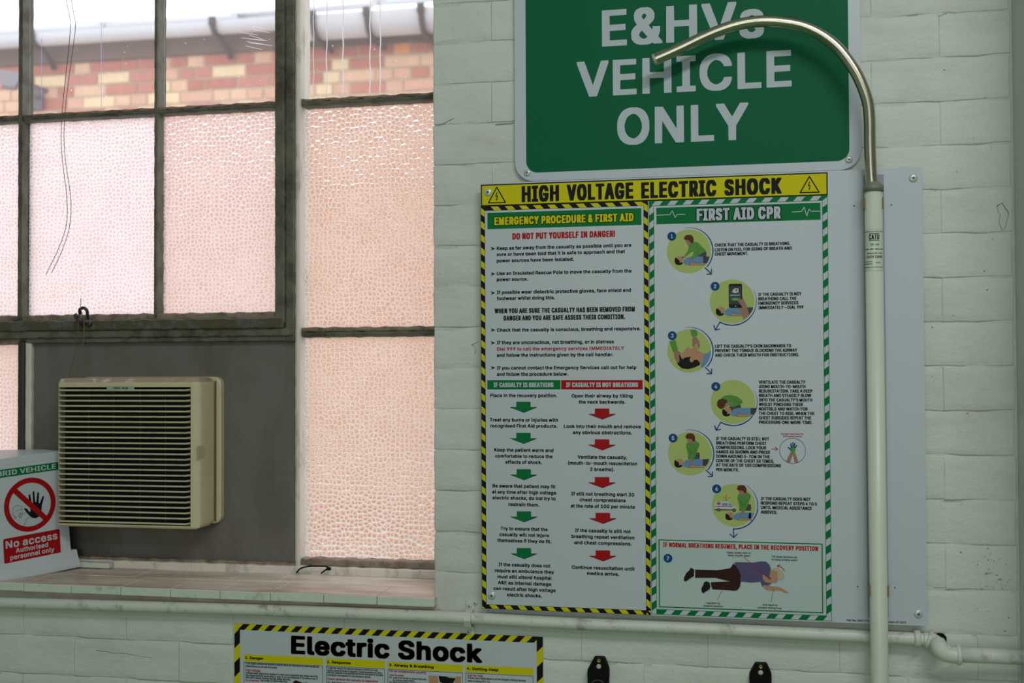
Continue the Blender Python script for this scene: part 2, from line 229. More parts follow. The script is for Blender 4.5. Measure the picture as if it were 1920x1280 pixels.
& 178 61 -1 46 3 31 11 19 25 14 37 13 68 16 78 27 95 43 109 29 136 28 165 32 178 36 185 42 191 53 197 63 201 102 201 115 197 122 192 132 181 138 166 138 144 135 133 128 123 107 102 125 79 127 80 128 94 130 95 168 94 168 68 158 39 179 13 180 2 178 1 135 1 127 7 111 1 100 -2/79 30 90 33 101 40 70 76 61 67 55 54 57 47 66 37/78 137 80 136 82 137 91 146 96 156 92 163 84 168 77 165 70 154 72 146
( 114 66 -35 62 -29 51 -8 36 39 33 64 33 102 35 122 43 159 53 188 64 209 66 211 104 211 105 209 105 199 93 171 81 130 75 96 75 70 82 36 90 13 105 -21 105 -33 104 -35
) 114 15 -35 14 -33 14 -23 36 32 43 61 45 83 43 106 37 136 27 168 14 200 14 209 15 211 53 211 59 204 67 186 80 142 86 104 85 51 79 23 71 0 55 -33 53 -35
' 89 30 118 28 119 26 198 28 199 66 199 68 198 68 158 66 119 64 118
- 180 44 70 42 71 42 101 44 102 141 102 143 101 143 71 141 70
– 142 2 70 0 71 0 101 2 102 146 102 147 101 147 71 146 70
% 262 178 -3 171 -1 161 4 155 11 150 20 147 35 147 56 151 75 159 86 167 91 175 94 206 95 219 92 231 83 239 65 239 27 236 18 232 11 226 4 216 -1 209 -3/50 1 49 2 49 13 176 198 179 199 216 199 216 186 90 2 88 1/193 28 199 33 202 42 202 50 199 58 194 64 189 58 185 50 187 37/57 105 48 108 39 114 33 122 29 132 28 170 32 184 41 195 49 200 56 202 84 203 98 200 105 196 113 188 120 171 120 137 116 124 108 113 95 106/72 137 75 136 77 138 82 152 79 166 74 171 68 165 66 154 68 142
/ 105 7 -27 5 -26 5 -15 65 207 68 209 103 209 105 207 105 194 45 -26 43 -27
: 82 29 0 22 6 18 13 18 30 22 37 27 42 32 44 57 44 64 40 69 35 71 29 71 14 67 6 62 1 57 -1/32 100 22 106 18 115 18 131 22 139 33 146 55 146 66 141 71 130 71 116 66 105 56 100
™ 169 31 120 30 122 30 175 28 177 10 178 10 198 12 199 106 199 119 175 131 199 161 199 163 198 163 122 161 120 76 120 74 122 74 175 72 177 63 177 61 175 61 121"""
GLYPHS_HEAVY = """A 120 5 0 3 3 3 16 40 198 43 200 84 200 88 188 124 14 124 2 121 0 81 1 70 50 68 52 59 52 56 49 48 5 46 1
B 115 14 0 12 3 13 198 15 200 82 200 89 198 94 194 103 183 110 163 110 124 103 105 109 95 114 74 114 42 109 20 98 6 84 0/56 37 61 39 66 43 72 57 67 74 61 80 56 83 55 81/56 121 63 128 67 140 67 145 64 155 56 162 55 160
C 126 50 -2 37 3 28 13 18 30 14 43 8 78 8 122 10 142 18 170 28 187 37 197 51 202 88 202 101 197 115 179 123 158 125 145 125 129 123 126 85 127 82 129 76 150 71 157 67 157 57 140 52 117 51 95 54 71 62 50 66 44 70 42 78 52 82 71 85 73 123 74 125 71 124 48 115 21 101 3 88 -2
D 124 14 0 12 3 13 198 15 200 79 200 86 198 95 193 109 178 114 168 120 147 124 117 124 84 121 60 115 35 104 16 97 8 89 3 78 0/56 40 61 41 72 56 78 72 81 99 79 122 73 142 66 155 56 161 55 159
E 107 14 0 12 3 13 198 15 200 104 200 105 197 105 166 104 164 56 163 55 161 56 120 99 120 102 117 102 86 100 83 56 83 55 81 55 39 56 37 105 36 106 34 106 2 104 0
F 105 14 0 12 3 13 198 15 200 102 200 104 197 104 166 103 164 56 163 55 161 55 119 56 117 98 117 100 114 99 82 97 80 56 80 54 2 52 0
G 128 50 -2 37 3 28 13 20 25 14 43 8 78 8 122 10 142 20 175 28 187 37 197 50 202 87 202 94 200 102 195 109 188 117 176 125 148 125 129 123 126 85 127 82 129 76 149 70 158 67 157 58 143 52 117 51 95 54 71 62 50 69 41 71 41 79 55 83 71 81 72 60 72 58 74 58 107 60 108 124 108 127 105 125 51 122 36 115 20 108 10 100 2 88 -2
H 127 14 0 12 3 13 198 15 200 52 200 54 199 55 122 56 121 78 121 80 122 80 198 83 200 121 200 123 197 122 2 120 0 83 0 81 1 80 82 78 84 56 84 55 82 54 2 52 0
I 83 8 0 6 3 7 35 9 37 22 37 24 39 24 161 22 163 9 163 7 165 7 198 9 200 83 200 84 197 84 165 82 163 69 163 67 161 67 39 69 37 82 37 84 35 84 2 82 0
J 103 34 -2 25 2 18 9 11 22 7 43 7 75 10 78 48 78 49 75 50 53 53 51 55 58 55 197 58 200 95 200 98 197 98 39 95 27 87 10 76 0 70 -2
K 117 14 0 12 3 13 198 15 200 53 199 55 197 55 167 56 166 75 200 118 200 120 197 119 182 82 111 118 21 120 16 120 2 117 0 76 1 57 47 55 48 54 1 52 0
L 102 14 0 12 3 12 197 15 200 52 200 55 197 55 39 56 37 102 36 103 34 103 3 100 0
M 150 14 0 12 3 13 198 15 200 58 200 60 199 77 125 79 120 97 199 99 200 143 200 144 197 144 2 141 0 105 0 100 6 99 2 97 0 61 0 58 2 55 8 54 2 52 0
N 128 14 0 12 3 13 198 15 200 57 199 81 137 82 198 84 200 122 200 124 197 123 2 121 0 79 1 57 60 55 62 54 1 52 0
O 130 50 -2 37 3 28 13 18 30 14 43 8 78 8 122 10 142 19 172 28 187 37 197 51 202 87 202 96 199 109 188 119 172 124 156 130 117 130 83 127 53 115 21 102 5 94 0 87 -2/68 42 73 44 80 58 85 78 87 99 83 133 76 150 70 158 66 156 57 140 53 124 51 105 54 71 59 55
P 112 14 0 12 3 13 198 15 200 81 200 87 198 95 193 103 183 109 171 112 155 112 112 106 88 101 80 89 70 76 67 56 67 55 65 55 3 53 1/55 106 56 105 60 107 64 113 70 132 68 143 65 152 63 157 56 162 55 160
Q 130 82 -17 74 -2 51 -2 46 -1 37 3 28 13 18 30 9 66 8 122 14 157 19 172 28 187 40 198 51 202 87 202 94 200 102 195 109 188 119 172 127 147 129 132 129 68 124 44 115 21 124 -2 124 -14 121 -17/54 74 82 74 85 78 87 99 85 122 78 148 70 158 66 156 59 145 53 124 51 95
R 113 14 0 12 3 13 198 15 200 81 200 87 198 94 194 105 182 112 157 112 113 106 91 97 78 117 14 116 2 114 0 72 1 55 52 54 1 52 0/56 110 60 111 65 118 70 133 68 144 65 153 61 159 56 162 55 160
S 113 43 -3 32 0 27 3 17 16 9 36 8 64 11 66 50 65 54 48 60 40 66 45 70 58 67 66 60 75 28 93 18 105 11 124 11 163 19 184 27 195 34 199 43 202 80 202 92 197 100 189 106 179 111 157 111 139 108 137 70 137 68 140 64 155 61 159 57 155 54 143 61 129 93 110 106 96 112 75 111 34 104 14 97 6 90 1 77 -3
T 113 40 0 39 3 39 161 37 163 9 163 7 165 7 198 9 200 113 200 114 197 114 165 112 163 84 163 82 161 82 2 79 0
U 127 53 -3 46 -2 37 2 27 11 21 21 14 40 12 53 12 197 15 200 52 200 54 198 55 75 60 51 66 42 68 41 75 51 78 60 80 78 80 197 83 200 120 200 123 197 123 55 119 35 111 17 98 2 89 -2 81 -3
V 120 43 0 40 5 3 184 4 198 6 200 44 200 46 199 62 122 64 120 80 198 83 200 122 200 124 197 124 186 86 3 83 0
W 161 33 0 30 10 4 175 4 198 6 200 46 199 53 153 54 152 61 193 63 199 105 200 108 193 113 157 115 152 123 199 164 200 165 197 165 182 137 2 135 0 93 1 91 9 86 43 84 46 83 43 78 9 75 1
X 118 5 0 4 3 4 14 38 102 6 186 6 198 9 200 49 200 52 197 61 173 64 169 77 200 118 200 120 197 120 184 89 102 122 16 122 2 119 0 79 0 76 3 63 36 49 3 47 0
Y 118 43 0 41 3 41 76 3 186 4 198 6 200 46 200 49 197 63 159 78 199 120 200 122 197 122 184 84 75 83 2 81 0
Z 111 10 0 8 3 8 30 58 161 57 163 10 164 8 166 9 198 11 200 109 200 110 197 110 168 60 39 62 37 109 36 110 34 110 2 108 0
& 113 35 -2 26 2 16 13 10 25 7 41 8 78 13 94 23 110 18 122 15 140 16 172 21 188 28 197 34 200 74 201 81 198 90 187 95 168 95 140 93 129 87 114 79 102 82 98 110 98 112 96 113 72 107 40 118 14 118 3 116 0 80 0 73 -2
. 60 17 -1 13 4 10 12 10 34 15 44 19 47 52 46 56 41 58 35 58 11 55 3 50 -1
, 60 9 -43 8 -41 8 -24 14 40 16 41 55 41 57 39 57 21 47 -41 44 -44
! 62 18 -1 14 4 11 12 11 34 15 44 20 47 53 46 59 34 59 12 55 3 50 -1/16 58 14 60 13 87 13 197 16 200 54 200 57 197 55 60 53 57
0 114 42 -2 33 2 22 17 15 35 12 51 10 74 10 126 13 155 20 178 24 187 32 197 44 202 78 202 90 197 97 187 102 178 109 155 112 125 112 75 109 45 100 17 88 2 78 -2/60 48 62 48 66 61 69 87 68 126 65 143 61 152 56 139 52 114 53 74
1 114 17 0 15 3 16 34 18 36 41 36 43 37 43 129 41 131 21 131 18 133 18 168 41 200 83 200 86 197 86 37 87 36 106 36 108 34 109 3 106 0
2 114 15 0 13 3 14 34 58 119 65 141 61 155 58 150 55 134 54 131 15 131 13 134 13 151 16 172 24 189 36 200 42 202 78 202 88 198 96 190 103 176 107 157 107 128 105 114 97 93 69 39 71 37 107 36 108 34 108 3 105 0
3 114 39 -2 28 3 20 11 14 21 9 43 9 61 12 63 51 63 54 49 59 41 62 45 66 63 63 74 57 84 50 89 35 90 32 91 32 122 51 161 49 163 16 164 15 166 15 197 17 200 103 200 105 197 105 168 82 121 91 116 97 110 103 99 108 87 110 66 108 34 103 21 97 11 85 0 77 -2
4 114 59 0 57 3 57 37 9 39 8 41 8 72 50 198 52 200 90 200 93 197 93 186 75 133 78 131 96 131 98 129 99 76 101 75 111 75 113 73 114 41 111 38 101 38 99 36 99 3 97 1
5 114 40 -2 30 3 25 9 17 21 12 42 12 61 15 63 53 63 60 45 65 57 66 70 62 86 59 91 53 89 28 89 14 93 19 197 22 200 101 200 104 197 103 165 101 163 62 163 60 161 59 153 59 139 61 137 78 137 84 135 95 126 102 113 109 88 109 47 106 34 100 17 92 6 85 1 77 -2
6 114 42 -2 32 3 27 9 19 21 15 35 13 49 13 83 16 103 27 137 51 199 54 200 92 200 94 197 94 183 75 132 93 123 99 114 104 104 108 86 107 37 99 16 86 1 79 -2/60 47 62 47 66 60 65 75 61 84 55 68 57 56
7 114 21 0 19 3 19 14 61 161 59 163 14 164 13 166 13 198 15 200 107 200 109 197 109 164 64 3 60 0
8 114 41 -2 29 3 22 11 16 21 11 42 12 80 16 94 22 105 16 120 14 134 15 166 21 184 28 194 35 199 42 202 79 202 85 200 96 191 103 179 106 168 107 129 99 104 105 95 111 76 111 37 103 16 98 9 88 1 80 -2/59 42 62 41 64 44 68 57 65 71 61 77 54 63 54 53/60 133 62 133 65 143 61 155 58 148 58 140
9 114 28 0 27 3 27 16 47 68 34 73 25 81 16 99 13 118 13 152 15 166 23 186 35 199 43 202 78 202 88 198 96 190 105 171 108 155 108 114 106 101 98 74 70 2 67 0/60 117 62 117 66 129 65 145 61 154 55 137 57 126
' 64 17 115 15 118 15 198 17 200 55 200 57 197 57 133 55 117 53 115"""
def load_font(s):
    R = {}
    for line in s.strip('\n').split('\n'):
        c = line[0]; adv, rest = line[2:].split(' ', 1) if ' ' in line[2:] else (line[2:], '')
        Ls = []
        for l in rest.split('/') if c != '/' else rest.split('/'):
            n = [int(a) for a in l.split()]
            if len(n) >= 6: Ls.append([Vector((n[i]/200, n[i+1]/200, 0)) for i in range(0, len(n)-1, 2)])
        flat = [v for l in Ls for v in l]
        ar = [0.5*sum(l[i-1].x*l[i].y-l[i].x*l[i-1].y for i in range(len(l))) for l in Ls]; big = max(ar, key=abs) if ar else 1; tris = []; st_ = np.cumsum([0]+[len(l) for l in Ls])
        for i, l in enumerate(Ls):
            if ar[i]*big < 0: continue
            bx = (min(v.x for v in l), max(v.x for v in l), min(v.y for v in l), max(v.y for v in l))
            idx = [i]+[j for j, h in enumerate(Ls) if ar[j]*big < 0 and bx[0] < h[0].x < bx[1] and bx[2] < h[0].y < bx[3]]
            mp = [k for j in idx for k in range(st_[j], st_[j+1])]
            tris += [tuple(mp[k] for k in t) for t in tessellate_polygon([Ls[j] for j in idx])]
        xs = [v.x for v in flat] or [0]
        R[c] = (int(adv)/200, np.array([(v.x, v.y) for v in flat]).reshape(-1, 2), np.array(tris, int).reshape(-1, 3), min(xs), max(xs))
    return R
FONT = {'A': load_font(GLYPHS_PLAIN), 'B': load_font(GLYPHS_HEAVY)}
SPACE = {'A': 0.36, 'B': 0.26}

class Print:
    """flat print on a real panel: plane origin O, axes U (right) and V (up), N towards the viewer. Every call adds to a named piece."""
    STEP = 0.00013
    def __init__(s, O, U, V):
        s.O = np.asarray(O, float); s.U = np.asarray(U, float)/np.linalg.norm(U); s.V = np.asarray(V, float)/np.linalg.norm(V)
        s.N = np.cross(s.U, s.V); s.cur = None; s.out = []
    def zoom(s, ox=0, oy=0, k=1.0): s.z = (ox, oy, k); return s
    def uv(s, x, y):
        ox, oy, k = s.z; d = ray(ox+x/k, oy+y/k); t = ((s.O-CAM)@s.N)/(d@s.N); p = CAM+d*t-s.O; return np.array([p@s.U, p@s.V])
    def piece(s, name, label=None): s.cur = (name, label, [], [], [], []); s.out.append(s.cur); return s
    def add(s, col, P, F, lay):
        name, label, V, FF, MI, CS = s.cur
        if col not in CS: CS.append(col)
        b = len(V)
        for p in P: V.append(s.O + s.U*p[0] + s.V*p[1] + s.N*s.STEP*lay)
        for f in F: FF.append([b+i for i in f]); MI.append(CS.index(col))
    def build(s, parent):
        obs = []
        for name, label, V, F, MI, CS in s.out:
            if V: obs.append(mk(name, V, F, [ink(c) for c in CS], parent, mi=MI, **({'label': label} if label else {})))
        s.out = []; return obs
    def poly(s, col, pts, lay=2, raw=False):
        P = np.array(pts if raw else [s.uv(*p) for p in pts]); A = 0.5*np.sum(P[:, 0]*np.roll(P[:, 1], -1)-P[:, 1]*np.roll(P[:, 0], -1))
        if A < 0: P = P[::-1]
        t = tessellate_polygon([[Vector((a, b, 0)) for a, b in P]]); F = []
        for f in t:
            a, b, c = P[list(f)]; F.append(f if (b[0]-a[0])*(c[1]-a[1])-(b[1]-a[1])*(c[0]-a[0]) > 0 else f[::-1])
        s.add(col, P, F, lay)
    def rect(s, col, x0, y0, x1, y1, lay=2):
        """axis-aligned on the panel; y0, y1 read at the middle of the width"""
        xm, ym = (x0+x1)/2, (y0+y1)/2
        a, b = s.uv(x0, ym)[0], s.uv(x1, ym)[0]; c, d = s.uv(xm, y1)[1], s.uv(xm, y0)[1]
        s.add(col, [(a, c), (b, c), (b, d), (a, d)], [(0, 1, 2, 3)], lay); return a, b, c, d
    def rectraw(s, col, a, b, c, d, lay=2): s.add(col, [(a, c), (b, c), (b, d), (a, d)], [(0, 1, 2, 3)], lay)
    def frame(s, col, a, b, c, d, w, lay=2):
        for r in ((a, b, c, c+w), (a, b, d-w, d), (a, a+w, c+w, d-w), (b-w, b, c+w, d-w)): s.rectraw(col, *r, lay)
    def stroke(s, col, pts, w, lay=3, raw=False, closed=False):
        P = [np.array(p) if raw else s.uv(*p) for p in pts]
        if not raw: w = w/s.z[2]/1000.0
        for i in range(len(P) if closed else len(P)-1):
            a, b = P[i], P[(i+1) % len(P)]; t = b-a; L = np.hypot(*t)
            if L < 1e-7: continue
            t = t/L; n = np.array([-t[1], t[0]])*w/2; e = t*w*0.25
            s.add(col, [a-n-e, b-n+e, b+n+e, a+n-e], [(0, 1, 2, 3)], lay)
    def disc(s, col, x, y, r, lay=2, n=40, ry=None):
        c = s.uv(x, y); rr = abs(s.uv(x, y-r)[1]-c[1]); s.add(col, [(c[0]+rr*cos(2*pi*k/n), c[1]+rr*sin(2*pi*k/n)) for k in range(n)], [tuple(range(n))], lay); return c, rr
    def arc(s, col, c, r, a0, a1, w0, w1, lay=3, n=30):
        P = []
        for k in range(n+1):
            t = k/n; a = radians(a0+(a1-a0)*t); w = w0+(w1-w0)*min(1, t*1.8); P += [(c[0]+(r-w/2)*cos(a), c[1]+(r-w/2)*sin(a)), (c[0]+(r+w/2)*cos(a), c[1]+(r+w/2)*sin(a))]
        F = [(2*k, 2*k+1, 2*k+3, 2*k+2) for k in range(n)]
        s.add(col, P, F, lay)
    def text(s, t, x0, yb, x1, cap, font='A', col='text', lay=4, outline=None, ow=0.0, bold=0.0, capraw=None):
        xm = (x0+x1)/2; u0, u1 = s.uv(x0, yb)[0], s.uv(x1, yb)[0]; v = s.uv(xm, yb)[1]
        h = capraw if capraw else s.uv(xm, yb-cap)[1]-v
        G = FONT[font]; x = 0.0; lst = []; first = None; last = 0
        for ch in t:
            if ch == ' ': x += SPACE[font]; continue
            g = G.get(ch) or G.get('.')
            if first is None: first = g[3]
            lst.append((x, g)); last = x+g[4]; x += g[0]
        k = (u1-u0)/(last-first); V = []; F = []
        for gx, g in lst:
            b = len(V)
            for p in g[1]: V.append((u0+(gx+p[0]-first)*k, v+p[1]*h))
            for f in g[2]: F.append((b+f[0], b+f[1], b+f[2]))
        V = np.array(V)
        F2 = []
        for f in F:
            a, b, c = V[list(f)]; F2.append(f if (b[0]-a[0])*(c[1]-a[1])-(b[1]-a[1])*(c[0]-a[0]) > 0 else f[::-1])
        if outline:
            o = ow*h
            for q in range(8): s.add(outline, V+np.array([cos(q*pi/4), sin(q*pi/4)])*o, F2, lay-0.5)
        s.add(col, V, F2, lay)
        if bold:
            for q in (-1, 1): s.add(col, V+np.array([q*bold*h, 0]), F2, lay)
    def hazard(s, base, strip, a, b, c, d, w, sides):
        """band of slanted stripes round the rectangle a..b, c..d; sides: list of (side, first, period, length, shift)"""
        for side, first, per, ln, sh in sides:
            s.hl = {'T': 3, 'B': 3.2, 'L': 3.4, 'R': 3.6}[side]
            if side in 'TB':
                z0, z1 = (d-w, d) if side == 'T' else (c, c+w); q = first
                while q < b-a:
                    P = [(q, z1), (q+ln, z1), (q+ln+sh, z0), (q+sh, z0)]; s._clip(strip, [(a+p[0], p[1]) for p in P], a, b, z0, z1); q += per
            else:
                x0, x1 = (a, a+w) if side == 'L' else (b-w, b); q = first
                while q < d-c:
                    P = [(x0, d-q), (x1, d-q-sh), (x1, d-q-sh-ln), (x0, d-q-ln)]; s._clip(strip, P, x0, x1, c, d); q += per
    def _clip(s, col, P, x0, x1, y0, y1):
        for ax, lim, sg in ((0, x0, 1), (0, x1, -1), (1, y0, 1), (1, y1, -1)):
            O = []
            for i in range(len(P)):
                p, q = P[i-1], P[i]; dp, dq = sg*(p[ax]-lim), sg*(q[ax]-lim)
                if (dp >= 0) != (dq >= 0):
                    t = dp/(dp-dq); O.append((p[0]+(q[0]-p[0])*t, p[1]+(q[1]-p[1])*t))
                if dq >= 0: O.append(q)
            P = O
            if len(P) < 3: return
        Q = [q for i, q in enumerate(P) if math.hypot(q[0]-P[i-1][0], q[1]-P[i-1][1]) > 2e-5]
        if len(Q) > 2 and abs(sum(Q[i-1][0]*Q[i][1]-Q[i][0]*Q[i-1][1] for i in range(len(Q)))) > 1e-7:
            V = np.array(Q); A = np.sum(V[:, 0]*np.roll(V[:, 1], -1)-V[:, 1]*np.roll(V[:, 0], -1)); s.add(col, V if A > 0 else V[::-1], [tuple(range(len(Q)))], s.hl)
# ------------------------------------------------------------------ setting: materials
PAINT = mat('painted_brick', rgb(208, 214, 206), 0.62, var=0.03, vscale=5, dirt=rgb(172, 158, 146), dirt_amt=0.5, dscale=3.2, dlo=0.5, dhi=0.75, bump=0.0006, bscale=95, bump2=0.006, b2scale=9, stretch=(0.75, 1, 1.25), spec=0.3)
PAINTM = mat('painted_mortar', rgb(202, 208, 200), 0.65, var=0.04, vscale=9, dirt=rgb(150, 146, 126), dirt_amt=0.45, dscale=7, dlo=0.5, dhi=0.7, bump=0.002, bscale=60, bump2=0.006, b2scale=16, spec=0.3)
PIPEP = mat('pipe_paint', rgb(206, 210, 200), 0.42, var=0.03, vscale=14, dirt=rgb(112, 96, 84), dirt_amt=0.65, dscale=30, dlo=0.54, dhi=0.7, bump=0.0004, bscale=80)
FRAMEP = mat('old_frame_paint', rgb(108, 106, 92), 0.6, var=0.10, vscale=25, dirt=rgb(62, 52, 38), dirt_amt=0.85, dscale=20, dlo=0.44, dhi=0.66, bump=0.0012, bscale=130, bump2=0.002, b2scale=40)
FRAMEL = mat('pale_frame_paint', rgb(222, 214, 204), 0.5, var=0.06, vscale=22, dirt=rgb(110, 94, 76), dirt_amt=0.75, dscale=18, dlo=0.53, dhi=0.7, bump=0.0009, bscale=120, stretch=(1, 1, 0.35))
PUTTY = mat('old_putty', rgb(150, 134, 118), 0.75, var=0.12, vscale=40, dirt=rgb(80, 58, 42), dirt_amt=0.8, dscale=35, dlo=0.45, dhi=0.66, bump=0.0022, bscale=120)
PEEL = mat('bare_steel_patches', rgb(92, 93, 90), 0.5, var=0.15, vscale=30, dirt=rgb(84, 74, 52), dirt_amt=1.0, dscale=16, dlo=0.46, dhi=0.5, bump=0.003, bscale=35)
PANELP = mat('grey_panel_paint', rgb(113, 109, 105), 0.55, var=0.07, vscale=6, dirt=rgb(90, 84, 70), dirt_amt=0.7, dscale=8, dlo=0.42, dhi=0.66, bump=0.0005, bscale=200, stretch=(1, 1, 0.5))
SILLT = mat('sill_dirty_tile', rgb(228, 212, 198), 0.42, var=0.10, vscale=16, dirt=rgb(150, 126, 108), dirt_amt=0.75, dscale=10, dlo=0.42, dhi=0.64, bump=0.0012, bscale=90, stretch=(0.35, 1.3, 1))
SILLF = mat('sill_painted_edge', rgb(206, 214, 200), 0.5, var=0.03, vscale=20, dirt=rgb(120, 112, 96), dirt_amt=0.5, dscale=26, dlo=0.58, dhi=0.7, bump=0.0012, bscale=70)
FLOORM = mat('green_floor_paint', (0.12, 0.28, 0.08), 0.4, var=0.04, vscale=3)
CEILM = mat('ceiling_white', (0.6, 0.62, 0.6), 0.8, var=0.02)
XL, XC = -3.2, 0.458            # far left of the room, corner on the right
ZS = 1.0742                      # top of the sill
XE = float(at(813, 400, 0)[0])   # right-hand edge of the window opening
ZT = 2.75                        # head of the opening
YF = 0.175                       # room-side face of the window frame
def st(o): o['kind'] = 'structure'; return o

# floor, ceiling, unseen walls of the workshop
for nm, b, m in (('floor', (XL, 3.2, -5.0, 0.0, -0.1, 0.0), FLOORM), ('ceiling', (XL, 3.2, -5.0, 0.0, 3.4, 3.5), CEILM), ('wall_left', (XL-0.1, XL, -5.0, 0.3, 0, 3.4), PAINTM), ('wall_front', (XL, 3.2, -5.1, -5.0, 0, 3.4), PAINTM)):
    bm = bmesh.new(); bbox(bm, *b); st(mkb(nm, bm, m))
# pilaster in the right-hand corner
bm = bmesh.new(); bbox(bm, XC, 3.2, -0.24, 0.25, 0, 3.4, 0.006); st(mkb('wall_right', bm, PAINT))
bm = bmesh.new(); bbox(bm, 3.2, 3.3, -5.0, -0.24, 0, 3.4); st(mkb('wall_side', bm, PAINTM))

# back wall: recessed mortar body with the window opening, then painted bricks one by one
YM = 0.0019
bm = bmesh.new()
bbox(bm, XE+0.002, XC+0.1, YM, 0.33, 0, 3.4); bbox(bm, XL, XE+0.002, YM, 0.33, 0, ZS-0.017); bbox(bm, XL, XE+0.002, YM, 0.33, ZT, 3.4)
wall = st(mkb('wall_back', bm, PAINTM, origin=(0, 0, 0)))
CO = 0.0757; z155 = float(at(900, 155, 0)[2])
def brick_mesh(L, H, D, seed, nx=12, nz=5):
    rr = random.Random(seed); ph = [rr.uniform(0, 6.3) for _ in range(6)]; DV = rr.choice((0.0, 0.0, 0.0004)); DH = rr.uniform(0.0007, 0.0016)
    V = []; F = []; r = 0.0042; n = nx+1
    def prof(t, Lh, dep=0.0017, r=0.011):
        e = min(t, Lh-t); return 0 if e >= r else dep*(0.5+0.5*cos(pi*e/r))
    xs = [0, r*0.5, r, 0.0115] + [r+(L-2*r)*i/(nx-4) for i in range(2, nx-5)] + [L-0.0115, L-r, L-r*0.5, L]
    zs = [0, r*0.5, r, 0.008, 0.0115, H*0.35, H*0.65, H-0.0115, H-0.008, H-r, H-r*0.5, H]
    for z in zs:
        for x in xs:
            wob = 0.0014*sin(x*31+ph[0]+z*20)+0.0009*sin(x*67+ph[1])+0.0008*sin(z*90+ph[2]+x*11)
            ex = 0.0005*sin(z*70+ph[3]) * (1 if x > L/2 else -1); ez = (0.0013*sin(x*40+ph[4])+0.001*sin(x*93+ph[5]))*(1 if z > H/2 else -1)
            V.append((x-L/2+(ex if x in (0, L) else 0), prof(x, L, DV)+prof(z, H, DH)+wob*0.45, z-H/2+(ez if z in (0, H) else 0)))
    nxs, nzs = len(xs), len(zs)
    for j in range(nzs-1):
        for i in range(nxs-1): a = j*nxs+i; F.append((a, a+1, a+nxs+1, a+nxs))
    ring = [i for i in range(nxs)] + [j*nxs+nxs-1 for j in range(1, nzs)] + [(nzs-1)*nxs+i for i in range(nxs-2, -1, -1)] + [j*nxs for j in range(nzs-2, 0, -1)]
    b = len(V)
    for k in ring: V.append((V[k][0], D, V[k][2]))
    m = len(ring)
    for k in range(m): F.append((ring[k], b+k, b+(k+1) % m, ring[(k+1) % m]))
    me = bpy.data.meshes.new('brick'); me.from_pydata(V, [], F); me.materials.append(PAINT)
    me.polygons.foreach_set('use_smooth', [True]*len(me.polygons)); me.update(); return me
BM = {}
def wall_brick(x0, x1, z, D=0.02, rnd=random):
    L = round(x1-x0, 3); key = (L, D, rnd.randrange(5))
    if key not in BM: BM[key] = brick_mesh(L, CO-0.0022, D, len(BM)*13+5)
    o = bpy.data.objects.new('brick', BM[key]); COL.objects.link(o); o.parent = wall
    o.location = ((x0+x1)/2, rnd.uniform(-0.0004, 0.0004), z)
rb = random.Random(3)
k0 = -8
while z155+k0*CO > 0.72: k0 -= 1
k = k0
while z155+k*CO < 2.58:
    zc = z155+(k+0.5)*CO; off = (k % 2)*0.1125
    xr = XC-0.003; below = zc+CO/2 < ZS-0.012
    if below:
        x = -1.86-off
        while x < xr-0.02: wall_brick(max(x, -1.86), min(x+0.2253, xr), zc, rnd=rb); x += 0.225
    elif zc-CO/2 > ZS-0.03 or zc > ZS-0.02:
        xl = XE; x = xl; first = 0.1115 if k % 2 else 0.224
        wall_brick(x, x+first, zc, 0.10, rb); x += first+0.0
        while x < xr-0.02:
            wall_brick(x, min(x+0.2253, xr), zc, rnd=rb); x += 0.225
    else:
        x = XE+0.014
        while x < xr-0.02: wall_brick(x, min(x+0.2253, xr), zc, rnd=rb); x += 0.225
    k += 1

# cracks, chips and rust marks in the wall paint
CRK = mat('dark_crack', rgb(104, 108, 96), 0.8); RUST = mat('rust_stain', rgb(120, 92, 52), 0.8)
for m_, w, pts in ((CRK, 1.0, [(1869, 386), (1874, 383), (1879, 380), (1884, 389), (1890, 396), (1891, 402)]), (CRK, 0.6, [(1891, 402), (1888, 412), (1884, 428), (1879, 432)]), (CRK, 0.5, [(1869, 386), (1872, 398), (1876, 400), (1873, 415), (1878, 430)]),
    (CRK, 1.0, [(884, 646), (890, 644), (898, 640)]), (CRK, 0.7, [(884, 646), (891, 650), (892, 658), (890, 664)]), (RUST, 1.1, [(929, 233.5), (940, 232.5), (955, 231.5), (963, 230.5)]), (CRK, 0.7, [(816, 236), (830, 232), (842, 226), (850, 222)]),
    (CRK, 0.7, [(1702, 30), (1712, 28), (1722, 26)]), (CRK, 0.7, [(1760, 31), (1768, 27), (1775, 25)]), (CRK, 0.7, [(180, 1219), (200, 1221), (212, 1224), (230, 1224), (262, 1230), (285, 1233)])):
    bm = bmesh.new(); P = []
    for x, y in pts: p = at(x, y, -0.0006); P.append(p)
    tube(bm, P, 0.0005*w, 5); mkb('paint_crack', bm, m_, wall)
V = []; F = []; rk = random.Random(9)
for i in range(95):
    if i < 60: x, y = rk.gauss(1862, 26), rk.gauss(1085, 34)
    else: x, y = rk.uniform(1745, 1900), rk.uniform(10, 1270)
    if x > 1893: continue
    p = at(x, y, -0.0008); r = rk.uniform(0.0003, 0.0011); sx_ = rk.uniform(0.5, 1.8); b = len(V)
    V += [p+np.array([r*sx_*cos(q), 0, r*sin(q)]) for q in (0, 1.05, 2.1, 3.14, 4.2, 5.25)]; F.append([b+q for q in range(6)])
mk('paint_chips', V, F, CRK, wall, kind='stuff')

